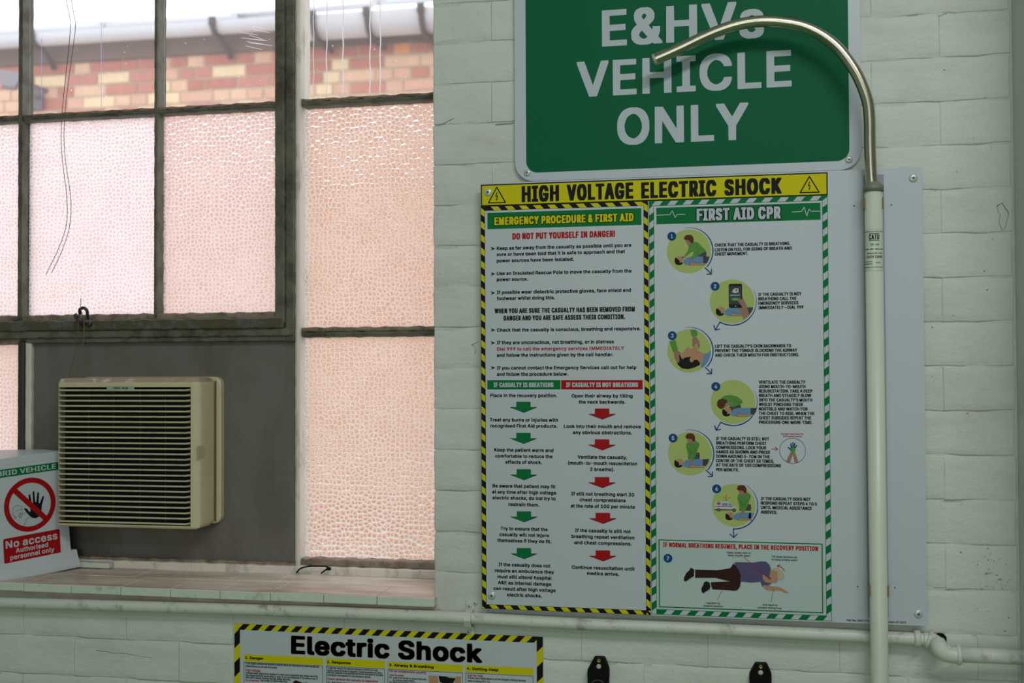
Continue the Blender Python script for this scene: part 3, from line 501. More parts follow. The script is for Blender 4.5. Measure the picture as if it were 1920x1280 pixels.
# ------------------------------------------------------------------ sill of quarry tiles
sill = st(root('window_sill', (-1.2, 0.07, ZS-0.016)))
edge = [815, 707, 607, 507, 413, 320, 227, 134, 45, -46, -140, -235]
ex = [float(at(p, 1119-0.034*(815-p), -0.02)[0]) for p in edge]
for i in range(len(ex)-1):
    for row, (ya, yb) in enumerate(((-0.022, 0.0782), (0.0792, 0.172))):
        bm = bmesh.new(); j = 0.0005; dz = random.uniform(-0.0007, 0.0005)
        x1, x0 = ex[i]-j, ex[i+1]+j
        if row: x0 -= 0.03; x1 -= 0.03
        if row and i == 0: x1 = XE+0.01
        bbox(bm, x0, x1, ya, yb, ZS-0.0165+dz, ZS+dz, 0.0016, 2)
        for f in bm.faces: f.smooth = False; f.material_index = 0 if f.normal.z > 0.6 or f.calc_center_median().z > ZS-0.0005+dz else 1
        mkb('tile', bm, [SILLT, SILLF], sill)
bm = bmesh.new(); bbox(bm, ex[-1], XE+0.012, -0.0, 0.19, ZS-0.03, ZS-0.0175); bbox(bm, ex[-1], XE+0.01, 0.01, 0.17, ZS-0.0175, ZS-0.0012); mkb('bedding_mortar', bm, SILLT, sill)

# ------------------------------------------------------------------ steel window
win = st(root('window_1', (-1.2, 0.2, ZS)))
YG = 0.205
def wx(px, py=640, Y=YF): return float(at(px, py, Y)[0])
def wz(px, py, Y=YF): return float(at(px, py, Y)[2])
def bar(name, x0, x1, z0, z1, y0=YF, y1=0.225, bev=0.004, m=FRAMEP, rough=0.0, n=0):
    bm = bmesh.new(); bbox(bm, x0, x1, y0, y1, z0, z1, bev, 2)
    if rough:
        L = max(x1-x0, z1-z0); nn = max(8, int(L/0.012))
        ax = Vector((1, 0, 0)) if x1-x0 > z1-z0 else Vector((0, 0, 1)); s0 = x0 if x1-x0 > z1-z0 else z0
        for q in range(1, nn): bmesh.ops.bisect_plane(bm, geom=bm.verts[:]+bm.edges[:]+bm.faces[:], plane_co=ax*(s0+L*q/nn), plane_no=ax)
        for v in bm.verts:
            w = rough*(sin(v.co.x*173+v.co.z*131)*0.6+sin(v.co.x*411+v.co.z*377+1.3)*0.5)
            if ax.x: v.co.z += w if v.co.z > (z0+z1)/2 else -w*0.8
            else: v.co.x += w if v.co.x > (x0+x1)/2 else -w*0.8
    for f in bm.faces: f.smooth = False
    return mkb(name, bm, m, win)
XR = XE+0.075
x35, x54, x288, x307, x519, x572 = wx(35), wx(54, 400, YG), wx(288), wx(307, 400, YG), wx(519), wx(572, 400, YG)
zb_t, zb_b = wz(300, 199), wz(300, 219, YG)          # top glazing bar
ztr_t, ztr_b = wz(300, 600), wz(300, 634)
zc3_t, zc3_b = wz(690, 612), wz(690, 632, YG)        # bar of the fixed light
zc3t_t, zc3t_b = wz(690, 177), wz(690, 199, YG)
ztop = 2.62
# casement stile, mullion and pale outer bead between columns 2 and 3
bar('casement_stile', wx(519), wx(537), wz(530, 606), ztop, YF-0.012, 0.225, 0.003, FRAMEP, 0.0006)
bar('mullion', wx(536), wx(553), wz(545, 640), ztop, YF-0.004, 0.24, 0.003, FRAMEP, 0.0005)
bar('mullion_bead', wx(551), x572, ZS+0.004, ztop, YF+0.002, 0.24, 0.006, FRAMEL, 0.0005)
# glazing bars of the casement: profiled, flange and sloping putty
for a, b in ((x35, x54), (x288, x307)):
    bar('glazing_bar', a, b, ztr_t+0.004, ztop, YF, 0.215, 0.006, FRAMEP, 0.0006)
bar('glazing_bar', wx(-240), wx(519), zb_b, zb_t-0.006, YF+0.004, 0.215, 0.006, FRAMEP, 0.001)
bar('putty_bead', wx(-240), wx(519), zb_t-0.007, zb_t, YF+0.008, 0.213, 0.003, PUTTY, 0.0012)
bar('glazing_bar', x572, XR, zc3t_b, zc3t_t-0.006, YF+0.004, 0.215, 0.006, FRAMEP, 0.001)
bar('putty_bead', x572, XR, zc3t_t-0.007, zc3t_t, YF+0.008, 0.213, 0.003, PUTTY, 0.0014)
bar('glazing_bar', x572, XR, zc3_b, zc3_t-0.009, YF+0.004, 0.215, 0.006, FRAMEP, 0.001)
bar('putty_bead', x572, XR, zc3_t-0.010, zc3_t, YF+0.006, 0.213, 0.004, PUTTY, 0.0014)
# bottom rail of the casement with peeling paint, transom under it
bar('putty_bead', wx(-240), wx(524), wz(300, 600), wz(300, 587), YF+0.004, 0.213, 0.004, PUTTY, 0.0014)
bar('casement_bottom_rail', wx(-240), wx(536), wz(300, 618), wz(300, 599), YF-0.014, 0.225, 0.003, PEEL, 0.0012)
bar('transom', wx(-240), wx(552), wz(300, 632), wz(300, 617), YF-0.008, 0.235, 0.003, FRAMEP, 0.0014)
bar('panel_head_bead', wx(50), wx(550), wz(300, 641), wz(300, 631), YF-0.002, 0.2, 0.002, FRAMEP, 0.0006)
# lower left: narrow light beside the grey panel
bar('mullion', wx(35), wx(47), ZS+0.004, wz(40, 640), YF-0.004, 0.23, 0.003, mat('dark_steel', rgb(54, 54, 52), 0.5), 0.0003)
bar('panel_side_bead', wx(46.5), wx(58), ZS+0.004, wz(50, 640), YF+0.001, 0.2, 0.003, FRAMEL, 0.0006)
bar('putty_bead', wx(-240), wx(35), wz(10, 646), wz(10, 634), YF+0.004, 0.213, 0.004, PUTTY, 0.0012)
# bottom rail and putty
zr0, zr1 = ZS-0.004, wz(690, 1064)
bar('bottom_rail', wx(-240), XR, zr0, zr1, YF-0.01, 0.24, 0.004, FRAMEL, 0.0009)
bar('putty_bead', x572, XR, zr1-0.002, wz(690, 1051), YF+0.002, 0.21, 0.004, PUTTY, 0.0018)
bar('panel_foot_bead', wx(50), wx(552), zr1-0.002, wz(300, 1047), YF, 0.2, 0.003, PUTTY, 0.0012)
# blanking panel that carries the fan
bm = bmesh.new(); bbox(bm, wx(50), wx(554), 0.186, 0.192, ZS, wz(300, 634), 0.001)
mkb('blanking_panel', bm, PANELP, win, label='grey painted sheet panel with dusty stains')

# panes
def glass(name, cell, film, tint=(1, 1, 1), filmcol=(0.9, 0.88, 0.9), amp=0.0024):
    m = bpy.data.materials.new(name); m.use_nodes = True; nt = m.node_tree; N = nt.nodes; L = nt.links
    N.remove(N['Principled BSDF']); out = N['Material Output']
    g = N.new('ShaderNodeBsdfRefraction'); g.inputs['IOR'].default_value = 1.45; g.inputs['Roughness'].default_value = 0.05 if cell else 0.0
    g.inputs['Color'].default_value = (*tint, 1)
    gl = N.new('ShaderNodeBsdfGlossy'); gl.inputs['Roughness'].default_value = 0.08 if cell else 0.02
    tr = N.new('ShaderNodeBsdfTranslucent'); tr.inputs['Color'].default_value = (*filmcol, 1)
    tp = N.new('ShaderNodeBsdfTransparent')
    geo = N.new('ShaderNodeNewGeometry')
    m1 = N.new('ShaderNodeMixShader'); m1.inputs[0].default_value = 0.05; m2 = N.new('ShaderNodeMixShader'); m2.inputs[0].default_value = film
    L.new((g if cell else tp).outputs[0], m1.inputs[1]); L.new(gl.outputs[0], m1.inputs[2]); L.new(m1.outputs[0], m2.inputs[1]); L.new(tr.outputs[0], m2.inputs[2]); L.new(m2.outputs[0], out.inputs[0])
    if cell:
        tr.inputs['Color'].default_value = (*filmcol, 1)
        nz = N.new('ShaderNodeTexNoise'); nz.inputs['Scale'].default_value = 9; L.new(geo.outputs['Position'], nz.inputs[0])
        vm = N.new('ShaderNodeVectorMath'); vm.operation = 'MULTIPLY_ADD'; vm.inputs[1].default_value = (0.02, 0, 0.02); L.new(nz.outputs[1], vm.inputs[0]); L.new(geo.outputs['Position'], vm.inputs[2])
        sep = N.new('ShaderNodeSeparateXYZ'); L.new(vm.outputs[0], sep.inputs[0]); cb = N.new('ShaderNodeCombineXYZ'); L.new(sep.outputs[0], cb.inputs[0]); L.new(sep.outputs[2], cb.inputs[1])
        vo = N.new('ShaderNodeTexVoronoi'); vo.voronoi_dimensions = '2D'; vo.inputs['Scale'].default_value = 1/cell; vo.inputs['Randomness'].default_value = 0.7; L.new(cb.outputs[0], vo.inputs[0])
        # each cell is a shallow round bubble: flat in the middle, steep at its rim
        pw = N.new('ShaderNodeMath'); pw.operation = 'POWER'; pw.inputs[1].default_value = 3.2; L.new(vo.outputs['Distance'], pw.inputs[0])
        bp = N.new('ShaderNodeBump'); bp.inputs['Strength'].default_value = 1.0; bp.inputs['Distance'].default_value = amp*5
        L.new(pw.outputs[0], bp.inputs['Height']); L.new(bp.outputs[0], g.inputs['Normal']); L.new(bp.outputs[0], gl.inputs['Normal'])
        # dusty film put into the grooves to paint daylight brightness on the rims
        ve = N.new('ShaderNodeTexVoronoi'); ve.voronoi_dimensions = '2D'; ve.feature = 'DISTANCE_TO_EDGE'; ve.inputs['Scale'].default_value = 1/cell; ve.inputs['Randomness'].default_value = 0.7; L.new(cb.outputs[0], ve.inputs[0])
        n2 = N.new('ShaderNodeTexNoise'); n2.inputs['Scale'].default_value = 14; L.new(geo.outputs['Position'], n2.inputs[0])
        r2 = N.new('ShaderNodeMapRange'); r2.inputs[1].default_value = 0.35; r2.inputs[2].default_value = 0.65; r2.inputs[3].default_value = 0.26; r2.inputs[4].default_value = 0.42; L.new(n2.outputs[0], r2.inputs[0])
        mr = N.new('ShaderNodeMapRange'); mr.interpolation_type = 'SMOOTHSTEP'; mr.inputs[1].default_value = 0.02; L.new(r2.outputs[0], mr.inputs[2]); mr.inputs[3].default_value = min(0.95, film+0.42); mr.inputs[4].default_value = film
        L.new(ve.outputs['Distance'], mr.inputs[0]); L.new(mr.outputs[0], m2.inputs[0])
    return m
GCLEAR = glass('clear_glass', 0, 0.11, filmcol=(0.9, 0.9, 0.92))
GA = glass('hammered_glass_hazy', 0.0088, 0.50, filmcol=(0.93, 0.89, 0.96))
GB = glass('hammered_glass', 0.0098, 0.10, filmcol=(0.9, 0.84, 0.82))
GC = glass('hammered_glass_mid', 0.0092, 0.28, filmcol=(0.9, 0.82, 0.84))
def pane(x0, x1, z0, z1, m):
    V = [(x0, YG, z0), (x1, YG, z0), (x1, YG, z1), (x0, YG, z1)]; return mk('pane', V, [(0, 1, 2, 3)], m, win)
e = 0.004
xs = [wx(-240), x35, x54, x288, x307, wx(519), x572, XR]
for a, b, g in ((xs[0], xs[1], GA), (xs[2], xs[3], GA), (xs[4], xs[5], GC)):
    pane(a-e, b+e, zb_t-e, ztop, GCLEAR); pane(a-e, b+e, wz(300, 590)-e, zb_b+e, g)
pane(xs[6]-e, XR, zc3t_t-e, ztop, GCLEAR); pane(xs[6]-e, XR, zc3_t-e, zc3t_b+e, GB); pane(xs[6]-e, XR, wz(690, 1053)-e, zc3_b+e, GB)
pane(xs[0], xs[1]+e, ZS, wz(10, 644)+e, GC)
# head and jambs beyond the picture
bar('head_rail', wx(-240), XR, 2.60, ZT, YF, 0.24, 0.003)
bm = bmesh.new(); bbox(bm, XL, wx(-238), YM, 0.3, ZS-0.02, ZT); st(mkb('wall_jamb', bm, PAINTM))
# paint runs and specks on the clear glass
DRIP = glass('white_paint_run', 0, 0.9, filmcol=(0.95, 0.94, 0.97)); DRIPM = DRIP
YD = YG-0.0012
for px, w, top, c in ((588, 2.4, -40, 203), (612.5, 3.2, -40, 202), (643, 3.4, -40, 200), (694, 3.2, -40, 198), (713, 3.2, -40, 197)):
    bm = bmesh.new(); P = []
    for i in range(14):
        y = top+(c-14-top)*i/13; p = at(px+0.9*sin(i*1.7+px), y+2, YD); p[1] = YD; P.append(p)
    tube(bm, P, [0.0009*w/2.4]*14, 6); mkb('paint_run', bm, DRIP, win)
for px, y0, y1 in ((78, 72, 203), (190, 40, 199)):
    bm = bmesh.new(); tube(bm, [at(px, y, YD) for y in (y0, (y0+y1)/2, y1)], 0.0006, 5); mkb('paint_run', bm, glass('pale_blue_run', 0, 0.8, filmcol=(0.62, 0.66, 0.95)), win)
V = []; F = []; rs = random.Random(5)
for i in range(46):
    px = rs.choice([rs.uniform(58, 285), rs.uniform(310, 516), rs.uniform(576, 808)]); p = at(px, rs.uniform(60, 190), YD); r = rs.uniform(0.0004, 0.0013)
    b = len(V); V += [p+np.array([r*cos(q), 0, r*1.2*sin(q)]) for q in (0, 1.05, 2.1, 3.14, 4.2, 5.25)]; F.append([b+q for q in range(6)])
mk('paint_specks', V, F, DRIP, win, kind='stuff')
V = []; F = []
for i in range(9):
    a = at(448+rs.uniform(-4, 26), 50+i*4.6+rs.uniform(-3, 3), YD); b_ = a+np.array([rs.uniform(0.03, 0.06), 0, -rs.uniform(0.008, 0.013)]); b = len(V); n = np.array([0, 0, 0.00035]); V += [a-n, b_-n, b_+n, a+n]; F.append((b, b+1, b+2, b+3))
mk('scratches', V, F, DRIP, win, kind='stuff')

# window catch and its wires
bm = bmesh.new()
c = at(156, 590, YF-0.02)
tube(bm, smoothpath([at(150, 588, YF-0.02), at(150, 580, YF-0.028), at(157, 577, YF-0.03), at(163, 582, YF-0.028), at(164, 592, YF-0.02), at(166, 597, YF-0.014)], 5), 0.0035, 10)
tube(bm, [at(141, 590, YF-0.024), at(150, 600, YF-0.026), at(157, 610, YF-0.02)], [0.005, 0.0075, 0.005], 8)
lathe(bm, at(169, 607, YF-0.014), (0, -1, 0), [(0, 0.006), (0.006, 0.006), (0.008, 0.003)], 12)
mkb('window_catch', bm, mat('catch_metal', rgb(78, 74, 78), 0.4, 0.6, var=0.2, vscale=60), win)
# white offcut at the back of the sill
a = at(139, 1040, 0.15)
bm = bmesh.new(); p0 = atz(120, 1043, ZS+0.004); p1 = atz(205, 1050, ZS+0.004)
bbox(bm, -0.075, 0.0, -0.008, 0.008, 0.0, 0.012, 0.002); R_ = Matrix.Rotation(-0.05, 4, 'Z'); bmesh.ops.transform(bm, matrix=Matrix.Translation(Vector((float(wx(207, 1040, 0.15)), 0.152, ZS+0.0012))) @ R_, verts=bm.verts)
mkb('wood_offcut', bm, SILLF, label='short white painted strip lying at the back of the sill under the fan', cat='strip')

# ------------------------------------------------------------------ yard outside: brick building across the yard
YE = 4.55
bld = root('building', (-2.0, YE, 0), 'red and yellow brick building across the yard seen through the window', 'building')
def exz(px, py, Y=YE): return float(at(px, py, Y)[2])
ZBT = exz(400, 101)                                  # top of brickwork
MORT = mat('yard_mortar', rgb(176, 160, 138), 0.9, var=0.1, vscale=20)
bm = bmesh.new(); bbox(bm, -7.5, 2.5, YE+0.006, YE+0.3, 0, ZBT+0.02); mkb('wall', bm, MORT, bld)
BC = [mat('yard_brick_red', rgb(178, 112, 98), 0.85, var=0.12, vscale=25, bump=0.002, bscale=60), mat('yard_brick_dull_red', rgb(186, 122, 108), 0.85, var=0.12, vscale=25), mat('yard_brick_pink', rgb(206, 160, 138), 0.85, var=0.1, vscale=25),
      mat('yard_brick_buff', rgb(222, 194, 156), 0.85, var=0.08, vscale=25), mat('yard_brick_orange', rgb(214, 140, 94), 0.85, var=0.06, vscale=25), mat('yard_brick_sand', rgb(214, 174, 146), 0.85, var=0.1, vscale=25)]
YB = {}
def ybrick(L, ci):
    k = (L, ci)
    if k not in YB:
        b = bmesh.new(); bbox(b, -L/2, L/2, 0, 0.04, -0.0325, 0.0325, 0.004, 1); me = bpy.data.meshes.new('brick'); b.to_mesh(me); b.free(); me.materials.append(BC[ci]); YB[k] = me
    return YB[k]
CH = 0.0752; rw = random.Random(11); rest = bmesh.new(); nb = 0
row = 0
while True:
    z = ZBT-(row+0.5)*CH
    if z < 0.5: break
    x = -5.2+(0.17 if row % 2 else 0.0)+rw.uniform(-.03, .03)
    while x < 0.9:
        hd = rw.random() < 0.55; L = 0.1025 if hd else 0.215
        ci = 0 if row == 0 and rw.random() < 0.75 else rw.choices(range(6), (2.4, 3, 3, 2.2, 0.5, 3))[0]
        if row < 7 and -4.35 < x < -0.2 and nb < 290:
            o = bpy.data.objects.new('brick', ybrick(L, ci)); COL.objects.link(o); o.parent = bld; o.location = (x+L/2+2.0, rw.uniform(-0.003, 0.002), z); nb += 1
        else:
            bbox(rest, x, x+L, YE, YE+0.04, z-0.0325, z+0.0325, mi=ci)
        x += L+0.0105
    row += 1
mkb('far_brickwork', rest, BC, bld, kind='stuff')
# eaves: dark fascia, pale gutter on brackets, roof sheets
FASC = mat('brown_fascia', rgb(112, 90, 84), 0.8, var=0.1, vscale=5); GUT = mat('pale_gutter', rgb(196, 196, 202), 0.5, var=0.04, vscale=4); BRK = mat('dark_bracket', rgb(70, 58, 56), 0.7)
zf = exz(400, 66)
bm = bmesh.new(); bbox(bm, -7.5, 2.5, YE-0.03, YE+0.02, ZBT, zf+0.08); mkb('fascia_board', bm, FASC, bld)
XJ = float(at(546, 60, YE-0.16)[0]); gy = YE-0.16; gz = float(at(400, 48, gy)[2])
for gx0, gx1, gr, gzz in ((-7.5, XJ, 0.055, gz), (XJ+0.02, 2.5, 0.11, float(at(700, 35, gy)[2]))):
    bm = bmesh.new(); prof = [(gy+gr*cos(a), gzz-gr*0.9*sin(a)) for a in np.linspace(0, pi, 13)]
    prof += [(gy-gr-0.003, gzz+0.012), (gy-gr-0.009, gzz+0.012)] + [(gy+(gr+0.007)*cos(a), gzz-(gr*0.9+0.006)*sin(a)) for a in np.linspace(pi, 0, 13)]
    for x in (gx0, gx1): [bm.verts.new((x, y, z)) for y, z in prof]
    bm.verts.ensure_lookup_table(); n = len(prof)
    for i in range(n): bm.faces.new((bm.verts[i], bm.verts[(i+1) % n], bm.verts[n+(i+1) % n], bm.verts[n+i])).smooth = True
    bmesh.ops.recalc_face_normals(bm, faces=bm.faces[:]); mkb('gutter', bm, GUT, bld)
for px, py in ((72, 70), (408, 50), (600, 45), (700, 35), (800, 30), (-60, 90), (905, 30)):
    x = float(at(px, py, gy)[0]); bm = bmesh.new()
    gr = 0.062 if px < 546 else 0.118; gzz = gz if px < 546 else float(at(700, 35, gy)[2]); bbox(bm, x-0.022, x+0.022, gy-gr-0.02, gy-gr-0.006, gzz-0.02, gzz+0.03, 0.003); tube(bm, smoothpath([(x, gy-gr-0.013, gzz-0.02), (x, gy-gr*0.6, gzz-gr*0.95), (x, gy+gr*0.6, gzz-gr), (x+0.03, YE-0.03, gz-0.17)], 4), 0.018, 8)
    mkb('gutter_bracket', bm, BRK, bld)
ROOF = mat('pale_roof_sheet', rgb(214, 216, 222), 0.6, var=0.03, vscale=2)
dz, dy = 1.1, 2.6; x = -7.5; i = 0
while x < 2.5:
    bm = bmesh.new(); bbox(bm, x+0.004, x+0.896, 0, 2.82, -0.012, 0.012, 0.003, 1); bbox(bm, x+0.85, x+0.95, 0, 2.82, 0.012, 0.03, 0.004, 1)
    bmesh.ops.transform(bm, matrix=Matrix.Translation((0, gy+0.03, gz+(0.055 if x+0.45 < XJ else 0.075))) @ Matrix.Rotation(0.32, 4, 'X'), verts=bm.verts); mkb('roof_sheet', bm, ROOF, bld); x += 0.9
bm = bmesh.new(); bbox(bm, -9, 5, 0.34, YE+4, -0.1, 0.0); g = mkb('yard_ground', bm, mat('pale_concrete', rgb(200, 196, 190), 0.9, var=0.05, vscale=3)); st(g)
# floodlight on the far wall
fl = root('floodlight', at(22, 150, YE-0.25), 'small grey floodlight on a bracket on the brick wall across the yard', 'floodlight')
p = at(20, 150, YE-0.3); q = at(66, 182, YE-0.03)
bm = bmesh.new(); bbox(bm, -0.075, 0.075, -0.035, 0.035, -0.06, 0.045, 0.009); 
for v in bm.verts:
    if v.co.z < 0: v.co.x *= 0.55; v.co.y *= 0.7
bmesh.ops.transform(bm, matrix=Matrix.Translation(Vector(p)) @ Matrix.Rotation(-0.35, 4, 'X') @ Matrix.Rotation(0.4, 4, 'Z'), verts=bm.verts); mkb('lamp_body', bm, mat('floodlight_grey', rgb(120, 118, 124), 0.4), fl)
bm = bmesh.new(); tube(bm, [p+np.array([0.04, 0.03, 0]), p+np.array([0.15, 0.15, -0.04]), q], 0.015, 8); bbox(bm, q[0]-0.05, q[0]+0.05, YE-0.035, YE-0.008, q[2]-0.08, q[2]+0.06, 0.008); mkb('bracket', bm, mat('bracket_grey', rgb(100, 90, 92), 0.6), fl)
# ------------------------------------------------------------------ helpers for fixings
SCREWM = mat('zinc_screw', rgb(196, 204, 200), 0.35, 0.3, var=0.05, vscale=200)
def screw(parent, px, py, Y, r=0.0074, m=SCREWM):
    p = at(px, py, Y); bm = bmesh.new()
    lathe(bm, p, (0, -1, 0), [(-0.001, r), (0.0006, r), (0.0016, r*0.86), (0.0024, r*0.5), (0.0026, 0)], 24)
    for a in (0.35, 0.35+pi/2):
        b = bmesh.new(); bbox(b, -r*0.38, r*0.38, -0.0031, -0.0024, -r*0.09, r*0.09, mi=1)
        bmesh.ops.transform(b, matrix=Matrix.Translation(Vector(p)) @ Matrix.Rotation(a, 4, 'Y'), verts=b.verts); me = bpy.data.meshes.new('x'); b.to_mesh(me); b.free(); bm.from_mesh(me); bpy.data.meshes.remove(me)
    return mkb('screw', bm, [m, mat('screw_recess', (0.03, 0.035, 0.03), 0.6)], parent)
def roundrect(a, b, c, d, r, n=8):
    P = []
    for cx, cy, s in ((b-r, d-r, 0), (a+r, d-r, 90), (a+r, c+r, 180), (b-r, c+r, 270)):
        P += [(cx+r*cos(radians(s+90*k/n)), cy+r*sin(radians(s+90*k/n))) for k in range(n+1)]
    return P
def plate(name, outline, y0, y1, m, parent=None, **kw):
    """outline in wall X,Z; sheet from y0 (room side) to y1"""
    n = len(outline); V = [(x, y0, z) for x, z in outline]+[(x, y1, z) for x, z in outline]
    F = [tuple(range(n))[::-1], tuple(range(n, 2*n))]+[(i, (i+1) % n, n+(i+1) % n, n+i) for i in range(n)]
    bm = bmesh.new(); vs = [bm.verts.new(v) for v in V]; [bm.faces.new([vs[i] for i in f]) for f in F]; bmesh.ops.recalc_face_normals(bm, faces=bm.faces[:])
    return mkb(name, bm, m, parent, **kw)
X3, Z3 = (1, 0, 0), (0, 0, 1)
PANELW = mat('white_sign_panel', (0.50, 0.55, 0.60), 0.38, var=0.015, vscale=3, bump=0.0002, bscale=3)

# ------------------------------------------------------------------ green sign
YS = -0.008
sx0, sx1 = float(at(965, 150, YS)[0]), float(at(1613.8, 150, YS)[0]); sz0 = float(at(1290, 329, YS)[2])
sign = root('vehicle_sign', (0.5*(sx0+sx1), YS, sz0), 'green sign with white lettering E&HVs VEHICLE ONLY above the first aid board', 'sign')
plate('sign_plate', roundrect(sx0, sx1, sz0, 2.36, 0.036), YS, YS+0.003, PANELW, sign)
P = Print((0, YS, 0), X3, Z3).zoom(); P.piece('green_panel')
ga, gb = P.uv(986, 150)[0], P.uv(1591.3, 150)[0]; gc = P.uv(1290, 312.5)[1]
P.poly('signgreen', roundrect(ga, gb, gc, 2.34, 0.021), 2, raw=True)
P.piece('lettering')
P.text('E&HVs', 1128.8, 79, 1433, 69.5, 'A', 'white'); P.text('VEHICLE', 1081.8, 172.6, 1484.5, 68, 'A', 'white'); P.text('ONLY', 1157.5, 267, 1403.5, 69.5, 'A', 'white')
P.build(sign)
screw(sign, 988.5, 324, YS, 0.0066); screw(sign, 1591.7, 299, YS, 0.0066)
bm = bmesh.new()
for x in (sx0+0.08, sx1-0.08): bbox(bm, x-0.02, x+0.02, YS+0.003, 0.003, 1.95, 2.3)
mkb('spacer', bm, PAINTM, sign)

# ------------------------------------------------------------------ the big board
YBD = -0.022
bx0, bx1, bz0, bz1 = -0.4637, 0.3066, 1.0581, 1.8341
board = root('first_aid_board', ((bx0+bx1)/2, YBD, bz0), 'large white wall board printed HIGH VOLTAGE ELECTRIC SHOCK with emergency and CPR instructions', 'notice board')
plate('panel', roundrect(bx0, bx1, bz0, bz1, 0.001, 2), YBD, YBD+0.003, PANELW, board)
bm = bmesh.new()
for x in (bx0+0.06, (bx0+bx1)/2, bx1-0.06): bbox(bm, x-0.02, x+0.02, YBD+0.003, -0.001, bz0+0.09, bz1-0.09)
mkb('wall_batten', bm, PAINTM, board)
for a, b in ((915, 360.5), (922, 1116), (1712.3, 333.8), (1722, 1150.6)): screw(board, a, b, YBD)
K = 16/3
P = Print((0, YBD, 0), X3, Z3)
ZA, ZB, ZC, ZD, ZE, ZF, ZG, ZH = [(890, 320, K), (890, 550, K), (890, 700, K), (890, 930, K), (1210, 320, K), (1210, 500, K), (1210, 700, K), (1210, 930, K)]
def T(z, x0, yb, x1, cap, t, font='A', col='text', **k): P.zoom(*z).text(t, x0, yb, x1, cap, font, col, **k)
P.zoom()
def UX(px, py): return P.uv(px, py)[0]
def UZ(px, py): return P.uv(px, py)[1]
# header band
P.piece('header_band')
ha, hb = UX(901.6, 350), UX(1552, 350); ht, hbt = UZ(1226, 334.5), UZ(1226, 376.5)
P.rectraw('black', ha, hb, hbt, ht, 1); w = 0.0022; P.rectraw('yellow', ha+w, hb-w, hbt+w, ht-w, 2)
for zz, pts in ((ZA, [(222, 165), (138, 322), (308, 318)]), (ZE, [(1640, 58), (1548, 219), (1738, 214)])):
    P.zoom(*zz); P.stroke('black', pts, 11, 3, closed=True); cx, cy = pts[0][0], pts[0][1]+95
    P.poly('black', [(cx-2, cy-45), (cx+6, cy-45), (cx-2, cy-8), (cx+14, cy-12), (cx+4, cy+24), (cx+10, cy+22), (cx-2, cy+42), (cx-10, cy+22), (cx-3, cy+24), (cx+2, cy-2), (cx-16, cy+4)], 4)
P.piece('heading')
hcap = 0.0273
for zz, x0, yb, x1, t in ((ZA, 470, 306, 845, 'HIGH'), (ZA, 922, 286, 1587, 'VOLTAGE'), (ZE, -42, 262, 710, 'ELECTRIC'), (ZE, 790, 236, 1363, 'SHOCK')): T(zz, x0, yb+3, x1, 161, t, 'B', 'black')
# hazard borders
P.zoom(); P.piece('hazard_border')
la, lb = UX(902.4, 750), UX(1217.6, 750); lt, lbm = hbt, UZ(1060, 1146.5); bw = 0.0082
P.frame('black', la, lb, lbm, lt, bw, 2)
pr = 0.0262
P.hazard('black', 'yellow', la+0.0006, lb-0.0006, lbm+0.0006, lt-0.0008, bw-0.0012, [('T', 0.0185, pr, 0.0135, 0.0066), ('B', 0.0125, pr, 0.0128, 0.0062), ('L', 0.0015, 0.0242, 0.0118, 0.0056), ('R', 0.0020, 0.0242, 0.0118, 0.0056)])
P.piece('safe_border')
ra, rb_ = UX(1218.9, 750), UX(1555.6, 750); rbm = UZ(1390, 1157.5)
P.frame('green', ra, rb_, rbm, lt, 0.0093, 2)
P.hazard('green', 'white', ra+0.0008, rb_-0.0008, rbm+0.0008, lt-0.0008, 0.0077, [('T', 0.0110, 0.0272, 0.0135, -0.0066), ('B', 0.0270, 0.0272, 0.0130, -0.0066), ('L', 0.0130, 0.0254, 0.0120, -0.0056), ('R', 0.0080, 0.0254, 0.0120, -0.0056)])
# left column
P.piece('green_title_bar'); P.zoom(*ZA).rect('green', 128, 398, 1667, 562, 3); T(ZA, 197, 524, 1590, 80, 'EMERGENCY PROCEDURE & FIRST AID', 'B', 'yellow', lay=5, outline='black', ow=0.075)
P.piece('procedure_text')
T(ZA, 377, 674, 1405, 63, 'DO NOT PUT YOURSELF IN DANGER!', 'B', 'red')
L_ = [(ZA, 222, 776, 1567, 'Keep as far away from the casualty as possible until you are'), (ZA, 222, 838, 1503, 'sure or have been told that it is safe to approach and that'), (ZA, 222, 908, 992, 'power sources have been isolated.'),
 (ZA, 222, 1030, 1568, 'Use an Insulated Rescue Pole to move the casualty from the'), (ZA, 222, 1101, 533, 'power source.'), (ZA, 222, 1221, 1563, 'If possible wear dielectric protective gloves, face shield and'),
 (ZB, 222, 62, 803, 'footwear whilst doing this.'), (ZB, 223, 375, 1660, 'Check that the casualty is conscious, breathing and responsive.'), (ZB, 223, 503, 1393, 'If they are unconscious, not breathing, or in distress'),
 (ZB, 223, 630, 1388, 'and follow the instructions given by the call handler.'), (ZB, 223, 758, 1618, 'If you cannot contact the Emergency Services call out for help'), (ZB, 223, 822, 935, 'and follow the procedure below.')]
